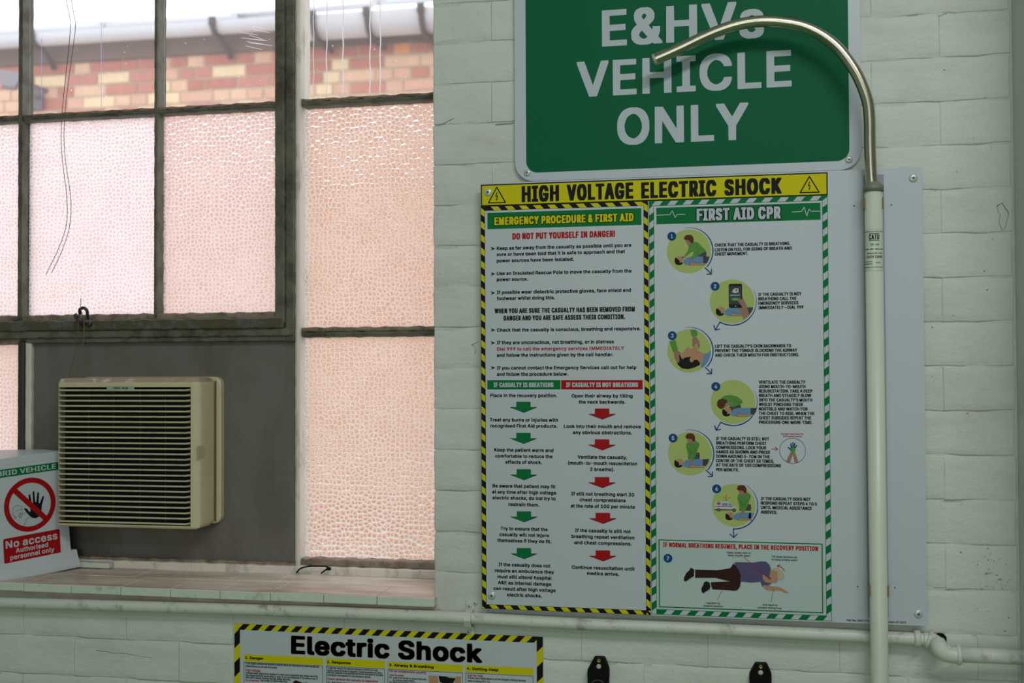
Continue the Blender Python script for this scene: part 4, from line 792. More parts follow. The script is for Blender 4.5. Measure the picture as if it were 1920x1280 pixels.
L_ += [(ZC, a, b, c, t) for a, b, c, t in ((157, 236, 825, 'Place in the recovery position.'), (970, 240, 1580, 'Open their airway by tilting'), (1040, 301, 1508, 'the neck backwards.'), (152, 480, 833, 'Treat any burns or injuries with'), (158, 540, 828, 'recognised First Aid products.'),
 (893, 546, 1663, 'Look into their mouth and remove'), (982, 607, 1572, 'any obvious obstructions.'), (197, 782, 788, 'Keep the patient warm and'), (207, 843, 778, 'comfortable to reduce the'), (308, 903, 675, 'effects of shock.'),
 (1030, 853, 1525, 'Ventilate the casualty,'), (935, 914, 1625, '(mouth-to-mouth resuscitation'), (1155, 975, 1400, '2 breaths).'), (180, 1143, 808, 'Be aware that patient may fit'), (175, 1204, 815, 'at any time after high voltage'), (180, 1262, 810, 'electric shocks, do not try to'),
 (967, 1223, 1595, 'If still not breathing start 30'))]
L_ += [(ZD, a, b, c, t) for a, b, c, t in ((1050, 55, 1510, 'chest compressions'), (340, 100, 647, 'restrain them.'), (960, 118, 1603, 'at the rate of 100 per minute'), (262, 343, 730, 'Try to ensure that the'), (248, 403, 743, 'casualty will not injure'), (227, 463, 768, 'themselves if they do fit.'),
 (1005, 363, 1560, 'If the casualty is still not'), (970, 424, 1597, 'breathing repeat ventilation'), (997, 485, 1570, 'and chest compressions.'), (240, 705, 757, 'If the casualty does not'), (203, 766, 793, 'require an ambulance they'), (228, 827, 770, 'must still attend hospital'),
 (233, 887, 765, 'A&E as internal damage'), (190, 947, 810, 'can result after high voltage'), (325, 1006, 672, 'electric shocks.'), (972, 734, 1600, 'Continue resuscitation until'), (1123, 791, 1445, 'medics arrive.'))]
for z, a, b, c, t in L_: T(z, a, b, c, 34, t, capraw=0.0062, bold=0.012)
T(ZB, 223, 567, 1495, 34, 'Dial 999 to call the emergency services IMMEDIATELY', col='red', capraw=0.00605)
T(ZB, 200, 189, 1602, 48, 'WHEN YOU ARE SURE THE CASUALTY HAS BEEN REMOVED FROM', 'B', capraw=0.0086)
T(ZB, 290, 263, 1505, 48, 'DANGER AND YOU ARE SAFE ASSESS THEIR CONDITION.', 'B', capraw=0.0086)
for z, y in ((ZA, 778), (ZA, 1031), (ZA, 1221), (ZB, 365), (ZB, 493), (ZB, 742)):
    P.zoom(*z).poly('text', [(160, y-18), (206, y), (160, y+20), (175, y+1)], 4)
P.piece('breathing_bar'); P.zoom(*ZB).rect('green', 127, 866, 858, 958, 3); T(ZB, 190, 936, 790, 46, 'IF CASUALTY IS BREATHING', 'B', 'white', lay=5)
P.piece('not_breathing_bar'); P.zoom(*ZB).rect('signred', 865, 866, 1680, 958, 3); T(ZB, 915, 935, 1635, 46, 'IF CASUALTY IS NOT BREATHING', 'B', 'white', lay=5)
def arrow(z, cx, top, col, k=1.0):
    P.piece('arrow'); P.zoom(*z)
    S = [(cx-70*k, top), (cx+68*k, top), (cx+68*k, top+53), (cx+134*k, top+53), (cx, top+106), (cx-137*k, top+53), (cx-70*k, top+53)]
    P.poly('black', [(x+4, y+4) for x, y in S], 2.5); P.poly(col, S, 3.5)
for z, y in ((ZC, 282), (ZC, 593), (ZC, 956), (ZD, 150), (ZD, 518)): arrow(z, 487+(y > 900)*3+(z is ZD)*5, y, 'green')
for z, y in ((ZC, 350), (ZC, 658), (ZC, 1035), (ZD, 166), (ZD, 541)): arrow(z, 1273+(z is ZD)*8, y, 'signred', 1.02)
# right column
P.piece('cpr_title_bar'); P.zoom(*ZE).rect('green', 110, 345, 1752, 512, 3)
T(ZE, 513, 490, 1355, 118, 'FIRST AID CPR', 'B', 'white', lay=5, outline='black', ow=0.07, capraw=0.0215)
P.zoom(*ZE)
for pts in ([(110, 445), (245, 440), (270, 398), (298, 470), (315, 438), (395, 437)], [(1465, 413), (1562, 408), (1588, 362), (1615, 455), (1637, 380), (1655, 406), (1750, 404)]): P.stroke('white', pts, 6.5, 4)
P.piece('step_text')
S_ = [(ZE, 695, 750, 1447, 'CHECK THAT THE CASUALTY IS BREATHING.'), (ZE, 695, 797, 1463, 'LISTEN OR FEEL FOR SIGNS OF BREATH AND'), (ZE, 695, 845, 1028, 'CHEST MOVEMENT.'),
 (ZF, 1130, 288, 1560, 'IF THE CASUALTY IS NOT'), (ZF, 1130, 333, 1510, 'BREATHING CALL THE'), (ZF, 1130, 377, 1530, 'EMERGENCY SERVICES'), (ZF, 1130, 421, 1580, 'IMMEDIATELY – DIAL 999'),
 (ZF, 698, 807, 1458, "LIFT THE CASUALTY'S CHIN BACKWARDS TO"), (ZF, 698, 851, 1518, 'PREVENT THE TONGUE BLOCKING THE AIRWAY'), (ZF, 698, 896, 1537, 'AND CHECK THEIR MOUTH FOR OBSTRUCTIONS.')]
for i, (x1, t) in enumerate(((1600, 'VENTILATE THE CASUALTY'), (1602, 'USING MOUTH-TO-MOUTH'), (1670, 'RESUSCITATION. TAKE A DEEP'), (1658, 'BREATH AND STEADILY BLOW'), (1668, "INTO THE CASUALTY'S MOUTH"), (1575, 'WHILST PINCHING THEIR'), (1622, 'NOSTRILS AND WATCH FOR'), (1690, 'THE CHEST TO RISE. WHEN THE'), (1658, 'CHEST SUBSIDES REPEAT THE'), (1672, 'PROCEDURE ONE MORE TIME.'))):
    S_.append((ZG, 1136, 101+i*44.7, x1, t))
for i, (x1, t) in enumerate(((1237, 'IF THE CASUALTY IS STILL NOT'), (1212, 'BREATHING PERFORM CHEST'), (1207, 'COMPRESSIONS. LOCK YOUR'), (1246, 'HANDS AS SHOWN AND PRESS'), (1243, 'DOWN AROUND 5-7CM IN THE'), (1285, 'CENTRE OF THE CHEST 30 TIMES,'), (1355, 'AT THE RATE OF 100 COMPRESSIONS'), (937, 'PER MINUTE.'))):
    S_.append((ZG, 708, 667+i*44.3, x1, t))
S_ += [(ZG, 1156, 1269, 1653, 'IF THE CASUALTY DOES NOT'), (ZH, 1156, 88, 1715, 'RESPOND REPEAT STEPS 4 TO 5'), (ZH, 1156, 132, 1665, 'UNTIL MEDICAL ASSISTANCE'), (ZH, 1156, 175, 1317, 'ARRIVES.')]
for i, (z, a, b, c, t) in enumerate(S_):
    if i in (3, 7, 10, 20, 28): P.piece('step_text')
    T(z, a, b, c, 31, t, capraw=0.0055, bold=0.03)
P.piece('hand_lock_note')
for a, b, c, t in ((1357, 612, 1583, 'Correct hand lock for'), (1377, 636, 1563, 'CPR performance')): T(ZG, a, b, c, 17, t, col='red')
P.zoom(*ZG).stroke('red', [(1260, 754), (1320, 754)], 5, 4); P.stroke('red', [(1298, 735), (1323, 754), (1298, 773)], 5, 4)
# pictograms --------------------------------------------------
def badge(z, x, y, n):
    P.zoom(*z); P.disc('blue', x, y, 44, 4.0); w = {'1': 10, '4': 15}.get(n, 13.5); P.text(n, x-w, y+20, x+w, 40, 'A', 'white', lay=5)
def ring(z, x, y, r, kind):
    P.zoom(*z); P.disc('lime', x, y, r, 2, 56); c = P.uv(x, y); rr = 237/r*abs(P.uv(x, y-r)[1]-c[1]); w = 0.0017
    if kind == 'R':
        P.arc('blue', c, rr, 101, -42, 0.0003, w*1.15, 3); a = [(x+162, y+164), (x+226, y+226)]
        P.stroke('blue', a, 10, 3); P.stroke('blue', [(x+226, y+180), (x+226, y+228), (x+180, y+229)], 10, 3.2)
    elif kind == 'L':
        P.arc('blue', c, rr, 29, -121, 0.0003, w*1.15, 3); P.stroke('blue', [(x-120, y+203), (x-168, y+282)], 10, 3); P.stroke('blue', [(x-183, y+238), (x-168, y+284), (x-123, y+275)], 10, 3.2)
    else:
        P.arc('blue', c, rr, 60, -90, 0.0003, w*1.15, 3); P.stroke('blue', [(x, y+230), (x, y+320)], 9, 3); P.stroke('blue', [(x-37, y+287), (x, y+322), (x+36, y+287)], 9, 3.2)
def casualty(x, y, s=1.0, cut=218, cx=None, cy=None, trous=True):
    """figure lying on the back, head to the left; x, y is the ear"""
    def q(p): return [(x+a*s, y+b*s) for a, b in p]
    P.poly('hair', q([(-55, -28), (-48, -38), (-20, -20), (0, -12), (22, 5), (24, 24), (8, 36), (-20, 40), (-45, 30), (-58, 6)]), 3) if False else P.poly('dark', q([(-55, -28), (-48, -38), (-20, -20), (0, -12), (22, 5), (24, 24), (8, 36), (-20, 40), (-45, 30), (-58, 6)]), 3)
    P.poly('skin', q([(-42, -38), (-14, -52), (-8, -58), (0, -50), (26, -46), (32, -30), (34, 6), (24, 16), (10, 8), (2, 16), (-8, 8), (-4, -4), (-26, -22)]), 3.4)
    P.poly('shirt', q([(32, -10), (60, -34), (100, -48), (228, -46), (228, 20), (150, 26), (98, 12), (90, 40), (50, 36), (28, 18)]), 3.1)
    if trous: P.poly('trouser2', q([(228, -46), (292, -48), (282, -8), (262, 22), (228, 20)]), 3.1)
    P.poly('skin', q([(98, 4), (130, 16), (200, 22), (262, 26), (246, 38), (90, 40)]), 3.5)
    P.stroke('text', q([(98, 2), (90, 40), (240, 38)]), 2, 3.6); P.stroke('text', q([(98, 4), (125, 14), (200, 20)]), 2, 3.6)
def leaner(x, y, lean=1):
    """kneeling figure in a green jumper leaning over; x, y is the middle of the hair"""
    q = lambda p: [(x+a, y+b) for a, b in p]
    P.poly('trouser', q([(85, 175), (110, 140), (165, 110), (178, 130), (180, 178)]), 3)
    P.poly('jumper', q([(10, 52), (45, 26), (90, 30), (130, 70), (172, 112), (160, 128), (118, 148), (78, 182), (60, 190), (30, 196), (46, 160), (56, 120), (20, 136), (-30, 178), (-44, 168), (-12, 122), (2, 80)]), 3.2)
    P.poly('skin2', q([(-30, -10), (6, -14), (40, 20), (36, 42), (8, 74), (-8, 66), (-14, 44), (-28, 28)]), 3.1)
    P.poly('hair', q([(-46, -8), (-34, -34), (-8, -44), (30, -40), (50, -14), (52, 18), (44, 42), (20, 36), (10, 16), (-16, 8), (-38, 6)]), 3.5)
    P.poly('skin2', q([(-46, 170), (-30, 164), (-30, 182), (-60, 190), (-70, 182)]), 3.4); P.poly('skin2', q([(0, 196), (20, 188), (40, 196), (30, 208), (-4, 206)]), 3.6)
    P.stroke('text', q([(56, 118), (46, 158), (30, 194)]), 2, 3.6); P.stroke('text', q([(80, 60), (100, 110), (84, 150)]), 2, 3.6)
def presser(x, y):
    q = lambda p: [(x+a, y+b) for a, b in p]
    P.poly('trouser', q([(-20, 215), (-22, 160), (90, 150), (98, 185), (92, 218)]), 3)
    P.poly('jumper', q([(0, 34), (-34, 56), (-42, 90), (-18, 190), (4, 228), (30, 226), (52, 190), (92, 82), (90, 58), (50, 30), (24, 66)]), 3.2)
    P.poly('jumper2', q([(-8, 118), (20, 150), (38, 118), (22, 168), (8, 168)]), 3.3)
    P.poly('skin2', q([(-30, -6), (30, -10), (44, 40), (24, 74), (8, 52), (-12, 60), (-30, 30)]), 3.3)
    P.poly('hair', q([(-48, -2), (-36, -32), (-6, -42), (30, -36), (48, -10), (50, 34), (30, 44), (18, 20), (-14, 12), (-34, 14)]), 3.5)
    P.poly('skin2', q([(-6, 222), (22, 220), (30, 246), (10, 256), (-8, 246)]), 3.7)
    P.stroke('text', q([(24, 66), (8, 52)]), 2, 3.6); P.stroke('text', q([(-16, 110), (8, 190)]), 2, 3.6); P.stroke('text', q([(60, 100), (30, 190)]), 2, 3.6)
P.piece('pictogram', 'lime disc with a figure leaning over a casualty, step 1'); ring(ZE, 435, 805, 218, 'R'); casualty(350, 905); leaner(432, 684); badge(ZE, 265, 655, '1')
P.piece('pictogram', 'lime disc with a hand holding a phone, step 2'); ring(ZF, 868, 347, 220, 'L'); casualty(762, 452, 1.0, trous=False)
P.poly('trouser2', [(990, 405), (1080, 405), (1068, 440), (1040, 480), (990, 478)], 3.1)
P.poly('skin2', [(968, 290), (985, 330), (1005, 370), (1030, 440), (1038, 488), (980, 530), (975, 500), (955, 450), (925, 410), (925, 380)], 3.7)
P.poly('dark', roundrect(*(P.uv(835, 290)[0], P.uv(968, 290)[0], P.uv(900, 411)[1], P.uv(900, 170)[1]), 0.0028), 3.8, raw=True)
P.rect('phone', 842, 192, 961, 378, 4.2); P.poly('white', [(868, 262), (866, 246), (876, 234), (880, 222), (893, 222), (893, 216), (932, 216), (932, 262)], 4.6)
P.disc('phone', 876, 262, 8, 4.8, 12); P.disc('phone', 921, 262, 8, 4.8, 12); P.rect('phone', 908, 222, 914, 246, 4.9); P.rect('phone', 900, 231, 922, 237, 4.9)
T(ZF, 848, 292, 950, 15, 'EMERGENCY', 'A', 'white', lay=5)
P.poly('jumper', roundrect(*(P.uv(858, 320)[0], P.uv(946, 320)[0], P.uv(900, 338)[1], P.uv(900, 310)[1]), 0.0024), 4.6, raw=True); T(ZF, 880, 330, 922, 12, 'CALL', 'A', 'white', lay=5.2)
P.disc('grey', 902, 395, 8, 4.4, 14); P.poly('skin2', [(918, 338), (940, 324), (960, 322), (985, 338), (1000, 370), (990, 410), (960, 390), (935, 352)], 5.4); badge(ZF, 697, 195, '2')
P.piece('pictogram', 'lime disc with hands lifting a chin, step 3'); ring(ZF, 437, 840, 216, 'R')
P.poly('shirt', [(590, 870), (625, 862), (655, 832), (652, 890), (632, 940), (600, 985), (575, 1006), (554, 1000)], 3)
P.poly('dark', [(330, 880), (312, 940), (325, 980), (365, 1015), (425, 1024), (490, 1008), (545, 982), (552, 955), (530, 900), (440, 880)], 3.1)
P.poly('skin', [(345, 880), (400, 838), (405, 815), (425, 797), (440, 812), (470, 818), (480, 795), (512, 790), (522, 835), (590, 870), (570, 930), (553, 985), (540, 950), (520, 928), (490, 930), (470, 955), (448, 950), (442, 922), (458, 898), (400, 905), (370, 925)], 3.3)
P.poly('jumper', [(448, 626), (500, 628), (518, 640), (522, 690), (490, 698), (464, 694)], 3.4); P.poly('skin2', [(472, 700), (510, 700), (540, 745), (548, 790), (535, 825), (526, 810), (510, 765), (495, 790), (475, 800), (468, 780)], 3.6)
P.poly('jumper', [(240, 748), (300, 728), (312, 770), (328, 830), (280, 858)], 3.4); P.poly('skin2', [(285, 855), (318, 835), (352, 855), (362, 872), (336, 880), (342, 930), (335, 962), (312, 945), (292, 915)], 3.6); badge(ZF, 270, 688, '3')
P.piece('pictogram', 'lime disc with mouth to mouth breathing, step 4'); ring(ZG, 876, 283, 219, 'L')
P.poly('trouser', [(830, 340), (900, 305), (948, 305), (958, 340), (900, 372), (850, 375)], 3); P.poly('jumper', [(755, 250), (790, 222), (850, 213), (920, 230), (968, 268), (975, 290), (950, 306), (880, 335), (835, 325), (820, 290)], 3.2)
casualty(825, 390); P.poly('skin2', [(778, 300), (815, 290), (828, 318), (806, 336), (790, 345), (780, 345)], 4.0); P.poly('skin2', [(835, 288), (862, 284), (876, 296), (850, 312), (832, 318)], 4.0)
P.poly('hair', [(716, 290), (732, 262), (770, 250), (812, 262), (822, 284), (802, 300), (790, 330), (762, 358), (735, 345), (718, 322)], 4.1); P.stroke('text', [(870, 258), (930, 285), (965, 298)], 2, 3.6); badge(ZG, 705, 130, '4')
P.piece('pictogram', 'lime disc with chest compressions, step 5'); ring(ZG, 445, 800, 217, 'R'); casualty(346, 902); presser(448, 638); badge(ZG, 277, 645, '5')
P.piece('pictogram', 'lime disc with an ambulance arriving, step 6'); ring(ZH, 883, 90, 213, 'D'); casualty(852, 205, 0.9, trous=False); P.poly('shirt', [(1040, 164), (1090, 168), (1075, 205), (1055, 232), (1030, 215)], 3.1); presser(962, -72)
P.poly('white', [(695, 130), (696, 55), (712, 50), (830, 52), (850, 66), (872, 96), (908, 108), (908, 140)], 3.4); P.rect('signred', 697, 98, 872, 105, 3.6); P.poly('shirt', [(768, 68), (822, 68), (822, 94), (768, 94)], 3.6); P.poly('shirt', [(832, 68), (850, 72), (868, 94), (832, 94)], 3.6)
P.poly('dark', [(695, 128), (908, 134), (908, 142), (695, 138)], 3.6); P.disc('dark', 733, 136, 17, 3.9, 16); P.disc('grey', 733, 136, 8, 4.1, 12); P.disc('dark', 888, 138, 17, 3.9, 16); P.disc('grey', 888, 138, 8, 4.1, 12)
P.disc('signred', 733, 73, 19, 3.8, 18); P.disc('white', 733, 73, 14, 3.9, 18); P.rect('signred', 729, 62, 737, 84, 4.1); P.rect('signred', 722, 69, 744, 77, 4.1)
P.stroke('orange', [(808, -8), (810, 26)], 7, 4.2); P.stroke('orange', [(776, 4), (790, 24)], 5, 4.2); P.stroke('orange', [(848, 4), (832, 24)], 5, 4.2); P.disc('signred', 810, 38, 6, 4.2, 10)
badge(ZG, 713, 1152, '6')
P.piece('pictogram', 'thin blue ring with two crossed hands')
P.zoom(*ZG); c = P.uv(1472, 772); P.arc('blue', c, abs(P.uv(1472, 646)[1]-c[1]), 0, 360, 0.0007, 0.0007, 4, 48)
P.poly('skin2', [(1405, 880), (1450, 790), (1480, 795), (1448, 888), (1425, 892)], 3); P.poly('skin2', [(1530, 884), (1500, 795), (1472, 795), (1492, 888), (1510, 890)], 3.1)
P.poly('jumper', [(1452, 790), (1450, 750), (1455, 735), (1500, 730), (1502, 765), (1490, 798), (1465, 800)], 3.5)
for a, b in (((1460, 745), (1456, 700)), ((1473, 735), (1476, 690)), ((1487, 735), (1494, 697)), ((1496, 745), (1514, 718)), ((1455, 762), (1428, 738))): P.stroke('blue', [a, b], 11, 3.8)
P.piece('recovery_panel'); P.zoom(*ZH)
q0 = P.rect('green', 134, 452, 1776, 1140, 2.2); w = 0.0019; P.rectraw('palebox', q0[0]+w, q0[1]-w, q0[2]+w, q0[3]-w, 2.6)
T(ZH, 178, 527, 1728, 46, 'IF NORMAL BREATHING RESUMES, PLACE IN THE RECOVERY POSITION', 'B', 'red', lay=4)
for a, b, c, t in ((815, 575, 1055, 'Hand under chin to'), (825, 602, 1045, 'keep mouth open'), (1262, 617, 1518, 'Tilt head backwards'), (1262, 645, 1518, 'to keep airway open'), (607, 1077, 748, 'Leg bent to'), (582, 1107, 777, 'support position'), (1172, 1096, 1320, 'Arm bent to'), (1125, 1126, 1367, 'prevent rolling over')): T(ZH, a, b, c, 21, t)
P.piece('pictogram', 'figure lying in the recovery position, step 7'); P.zoom(*ZH)
for dx, dy, lay, on in ((7, 7, 2.9, 1), (0, 0, 0, 0)):
    f = lambda c, l, pts: P.poly('shade' if on else c, [(x+dx, y+dy) for x, y in pts], lay if on else l)
    f('dark', 3.4, [(386, 845), (386, 815), (410, 765), (440, 740), (445, 722), (462, 714), (490, 735), (486, 800), (455, 815), (420, 842), (400, 852)])
    f('white', 3.3, [(486, 738), (500, 735), (496, 812), (482, 810)])
    f('dark', 3.4, [(562, 955), (560, 920), (580, 885), (585, 862), (610, 848), (642, 862), (652, 905), (640, 930), (600, 955), (580, 972)])
    f('white', 3.3, [(642, 868), (655, 868), (662, 928), (650, 925)])
    f('brown', 3.6, [(498, 732), (720, 738), (780, 730), (850, 718), (880, 672), (960, 740), (955, 850), (945, 905), (918, 940), (890, 944), (670, 930), (652, 870), (660, 858), (845, 850), (740, 826), (700, 815), (498, 814)])
    f('purple', 3.8, [(885, 668), (910, 657), (1080, 662), (1150, 650), (1205, 652), (1238, 680), (1254, 720), (1250, 770), (1235, 830), (1260, 870), (1235, 890), (1165, 902), (1152, 855), (1050, 863), (948, 850), (955, 790), (935, 735)])
    f('skin', 4.1, [(1170, 786), (1200, 792), (1240, 820), (1262, 838), (1310, 835), (1325, 850), (1300, 864), (1235, 866), (1195, 855), (1178, 830)])
    f('skin', 4.2, [(1252, 738), (1290, 735), (1320, 760), (1330, 835), (1290, 842), (1262, 830), (1240, 800)])
    f('old', 4.3, [(1255, 735), (1280, 718), (1320, 716), (1360, 740), (1380, 780), (1375, 820), (1345, 840), (1330, 828), (1320, 800), (1328, 780), (1316, 750), (1290, 748)])
    f('skin', 4.1, [(1172, 886), (1240, 895), (1345, 908), (1385, 930), (1430, 958), (1425, 968), (1390, 965), (1345, 940), (1280, 943), (1205, 938), (1180, 912)])
P.poly('dark', [(1228, 800), (1262, 825), (1268, 832), (1240, 822)], 4.5)
P.stroke('red', [(985, 608), (1255, 842)], 5, 4.8); P.stroke('red', [(783, 908), (720, 1040)], 4, 4.8); P.stroke('red', [(1283, 928), (1257, 1055)], 4, 4.8)
P.stroke('red', [(1391, 748), (1375, 722), (1350, 702), (1322, 694)], 7, 4.8); P.stroke('red', [(1348, 684), (1320, 693), (1332, 716)], 6, 4.8); badge(ZH, 226, 620, '7')
P.piece('part_number'); Z2 = (1560, 1040, K); T(Z2, 148, 665, 371, 18, 'Part No. ESP1775', capraw=0.0034); T(Z2, 563, 681, 742, 18, 'rosol UK 2019', capraw=0.0034)
P.build(board)
# drilled holes
for a, b in ((1601.6, 386.2), (1671.2, 384), (1608, 1099.3), (1677.8, 1101.4)):
    bm = bmesh.new(); lathe(bm, at(a, b, YBD), (0, -1, 0), [(0, 0.0012), (0.0002, 0.0012)], 10); mkb('pilot_hole', bm, ink('black'), board)
# narrow grey strip and two spring clips behind the pole
def clip_px(px, py, Y): return at(px, py, Y)
tl, br = at(1618.7, 328, YBD-0.003), at(1625.9, 1156, YBD-0.003)
plate('grey_strip', [(tl[0], br[2]), (tl[0]+0.0335, br[2]), (tl[0]+0.0335, tl[2]), (tl[0], tl[2])], YBD-0.003, YBD-0.0001, mat('strip_grey', rgb(146, 146, 160), 0.5), board, label='narrow grey strip behind the pole')
POLE_T = at(1637.6, 370, -0.056); POLE_B = at(1649.6, 1278, -0.056)
def pole_pt(z): t = (z-POLE_T[2])/(POLE_B[2]-POLE_T[2]); return POLE_T+(POLE_B-POLE_T)*t
PR = 0.0146
CLIP = mat('tan_clip', rgb(150, 132, 92), 0.45, 0.4)
for py in (381, 1106):
    z = float(at(1640, py, -0.056)[2]); c = pole_pt(z); ri, ro = PR+0.0004, PR+0.0022; V = []; A = [radians(a) for a in range(-28, 209, 13)]
    bm = bmesh.new(); rings = []
    for a in A: rings.append([bm.verts.new((c[0]+r*cos(a), c[1]+r*sin(a), zz)) for r, zz in ((ri, z-0.009), (ro, z-0.009), (ro, z+0.009), (ri, z+0.009))])
    for i in range(len(rings)-1):
        for k in range(4): bm.faces.new((rings[i][k], rings[i][(k+1) % 4], rings[i+1][(k+1) % 4], rings[i+1][k]))
    bm.faces.new(rings[0]); bm.faces.new(rings[-1]); bbox(bm, c[0]-0.008, c[0]+0.008, c[1]+PR+0.001, YBD-0.003, z-0.009, z+0.009)
    bmesh.ops.recalc_face_normals(bm, faces=bm.faces[:]); mkb('pole_clip', bm, CLIP, board, label='tan metal spring clip gripping the pole')

# ------------------------------------------------------------------ rescue pole
pole = root('rescue_pole', pole_pt(0.42), 'white insulated rescue pole with curved steel hook clipped to the board', 'rescue pole')
ztop_ = float(at(1636, 357, -0.056)[2]); axis = (POLE_T-POLE_B)/np.linalg.norm(POLE_T-POLE_B)
bm = bmesh.new(); b0 = pole_pt(0.42); LN = (ztop_-0.42)/axis[2]; lathe(bm, b0, axis, [(0, PR-0.002), (0.002, PR), (LN, PR)], 32)
mkb('shaft', bm, mat('pole_fibreglass', rgb(208, 216, 200), 0.35, var=0.03, vscale=10, bump=0.0002, bscale=200), pole)
bm = bmesh.new(); ct = pole_pt(ztop_); lathe(bm, ct, axis, [(-0.002, PR+0.0002), (-0.002, PR+0.0022), (0.008, PR+0.0024), (0.0088, PR+0.0004), (0.0125, PR-0.003), (0.014, PR-0.0045)], 32)
mkb('collar', bm, mat('collar_grey', rgb(122, 124, 116), 0.5, var=0.08, vscale=80), pole)
HY = -0.056
hook = [(1635.7, 352), (1633.5, 330), (1632, 300), (1631, 262), (1630.5, 225), (1626.5, 190), (1612, 150), (1594, 119), (1571, 90), (1541, 66), (1505, 49), (1465, 41.5), (1428, 40), (1391, 44.5), (1352, 56), (1314, 72), (1277, 90), (1240, 106.5), (1227.5, 112)]
pts = [at(x, y, HY) for x, y in hook]
STEEL = mat('worn_steel_tube', rgb(190, 184, 166), 0.24, 1.0, var=0.10, vscale=40, bump=0.0001, bscale=300)
bm = bmesh.new(); tube(bm, smoothpath(pts, 4), 0.0098, 28, cap=False, mi=0); mkb('hook', bm, STEEL, pole)
e1, e2 = pts[-1], pts[-2]; d = (e1-e2)/np.linalg.norm(e1-e2)
bm = bmesh.new(); lathe(bm, e1, d, [(-0.002, 0.0099), (-0.002, 0.0104), (0.0015, 0.0104), (0.0028, 0.0088), (0.0028, 0.004)], 28); mkb('end_plug', bm, mat('plug_pale', rgb(176, 172, 150), 0.4, 0.2), pole)
# printed label wrapped round the shaft
zl1, zl0 = float(at(1638, 430, -0.07)[2]), float(at(1640, 507, -0.07)[2])
def wrap(z, ang, r): c = pole_pt(z); return c+np.array([r*sin(ang), -r*cos(ang), 0])
bm = bmesh.new(); n = 28; rings = []
for z in (zl0, zl1): rings.append([bm.verts.new(Vector(wrap(z, -pi+2*pi*k/n, PR+0.00015))) for k in range(n)])
for k in range(n): f = bm.faces.new((rings[0][k], rings[0][(k+1) % n], rings[1][(k+1) % n], rings[1][k])); f.smooth = True
mkb('label_wrap', bm, mat('label_film', rgb(206, 216, 200), 0.3, var=0.02), pole)
class Wrap(Print):
    """print that follows the round shaft"""
    def __init__(s): Print.__init__(s, (0, 0, 0), X3, Z3)
    def uv(s, x, y):
        ox, oy, k = s.z; X, Y = ox+x/k, oy+y/k; p = at(X, Y, -0.056-PR*0.8); c = pole_pt(p[2]); d = ray(X, Y); dx, dy = d[0], d[1]
        a = dx*dx+dy*dy; ex_, ey = CAM[0]-c[0], CAM[1]-c[1]; b = ex_*dx+ey*dy; cc = ex_*ex_+ey*ey-PR*PR; D = max(b*b-a*cc, 0); t = (-b-math.sqrt(D))/a
        h = CAM+d*t; return np.array([math.atan2(h[0]-c[0], -(h[1]-c[1]))*PR, h[2]])
    def add(s, col, Pp, F, lay):
        name, label, V, FF, MI, CS = s.cur
        if col not in CS: CS.append(col)
        b = len(V)
        for p in Pp: V.append(wrap(p[1], p[0]/PR, PR+0.0002+s.STEP*0.5*lay))
        for f in F: FF.append([b+i for i in f]); MI.append(CS.index(col))
W = Wrap(); ZW = (1600, 420, 12.8); W.zoom(*ZW); W.piece('label_print')
def wline(y0, x0, x1, w, col='text'):
    u0, u1 = W.uv(x0, y0)[0], W.uv(x1, y0)[0]; v = W.uv(490, y0)[1]; n = 16; h = w/12.8/1000/2
    W.add(col, [(u0+(u1-u0)*k/n, v+s*h) for k in range(n+1) for s in (-1, 1)], [(2*k, 2*k+2, 2*k+3, 2*k+1) for k in range(n)], 1)
for y in (176, 1032): wline(y, 274, 706, 11)
wline(222, 372, 616, 16); wline(388, 372, 620, 16); wline(122, 276, 706, 3, 'grey'); wline(1118, 284, 712, 3, 'grey')
def WT(t, x0, y, x1, cap, font='A'): W.text(t, x0, y, x1, cap, font, 'text', lay=1.5)
WT('CATU', 374, 366, 622, 122, 'B'); WT('CS-45', 408, 508, 610, 44); WT('rche de sauvet', 286, 612, 704, 36); WT('Rescue rod', 334, 712, 680, 38); WT('ISOFIBRE', 322, 812, 694, 60); WT('nominal', 292, 914, 456, 26); WT('insulation', 292, 968, 458, 26); WT('45 kV', 538, 938, 652, 30)
W.build(pole)
# ------------------------------------------------------------------ conduit pipes
YP = -0.0155
pipe = root('conduit_pipe', (-0.2, YP, 1.05), 'white painted pipe running under the sill and board across the wall', 'pipe')
main = [(-120, 1125.5), (0, 1129.2), (240, 1136), (480, 1143), (640, 1148.5), (860, 1157.3), (1060, 1168), (1280, 1177), (1500, 1187), (1716, 1197.5), (1740, 1198.8)]
bm = bmesh.new(); tube(bm, smoothpath([at(x, y, YP) for x, y in main], 5), 0.0108, 20); mkb('tube', bm, PIPEP, pipe)
def pring(px, py, Y, ax, r=0.0148, w=0.0055):
    bm = bmesh.new(); lathe(bm, at(px, py, Y), ax, [(-w, r*0.8), (-w*0.7, r*0.97), (0, r), (w*0.7, r*0.97), (w, r*0.8)], 24); return mkb('collar', bm, PIPEP, pipe)
pring(1719.5, 1197, YP, X3)
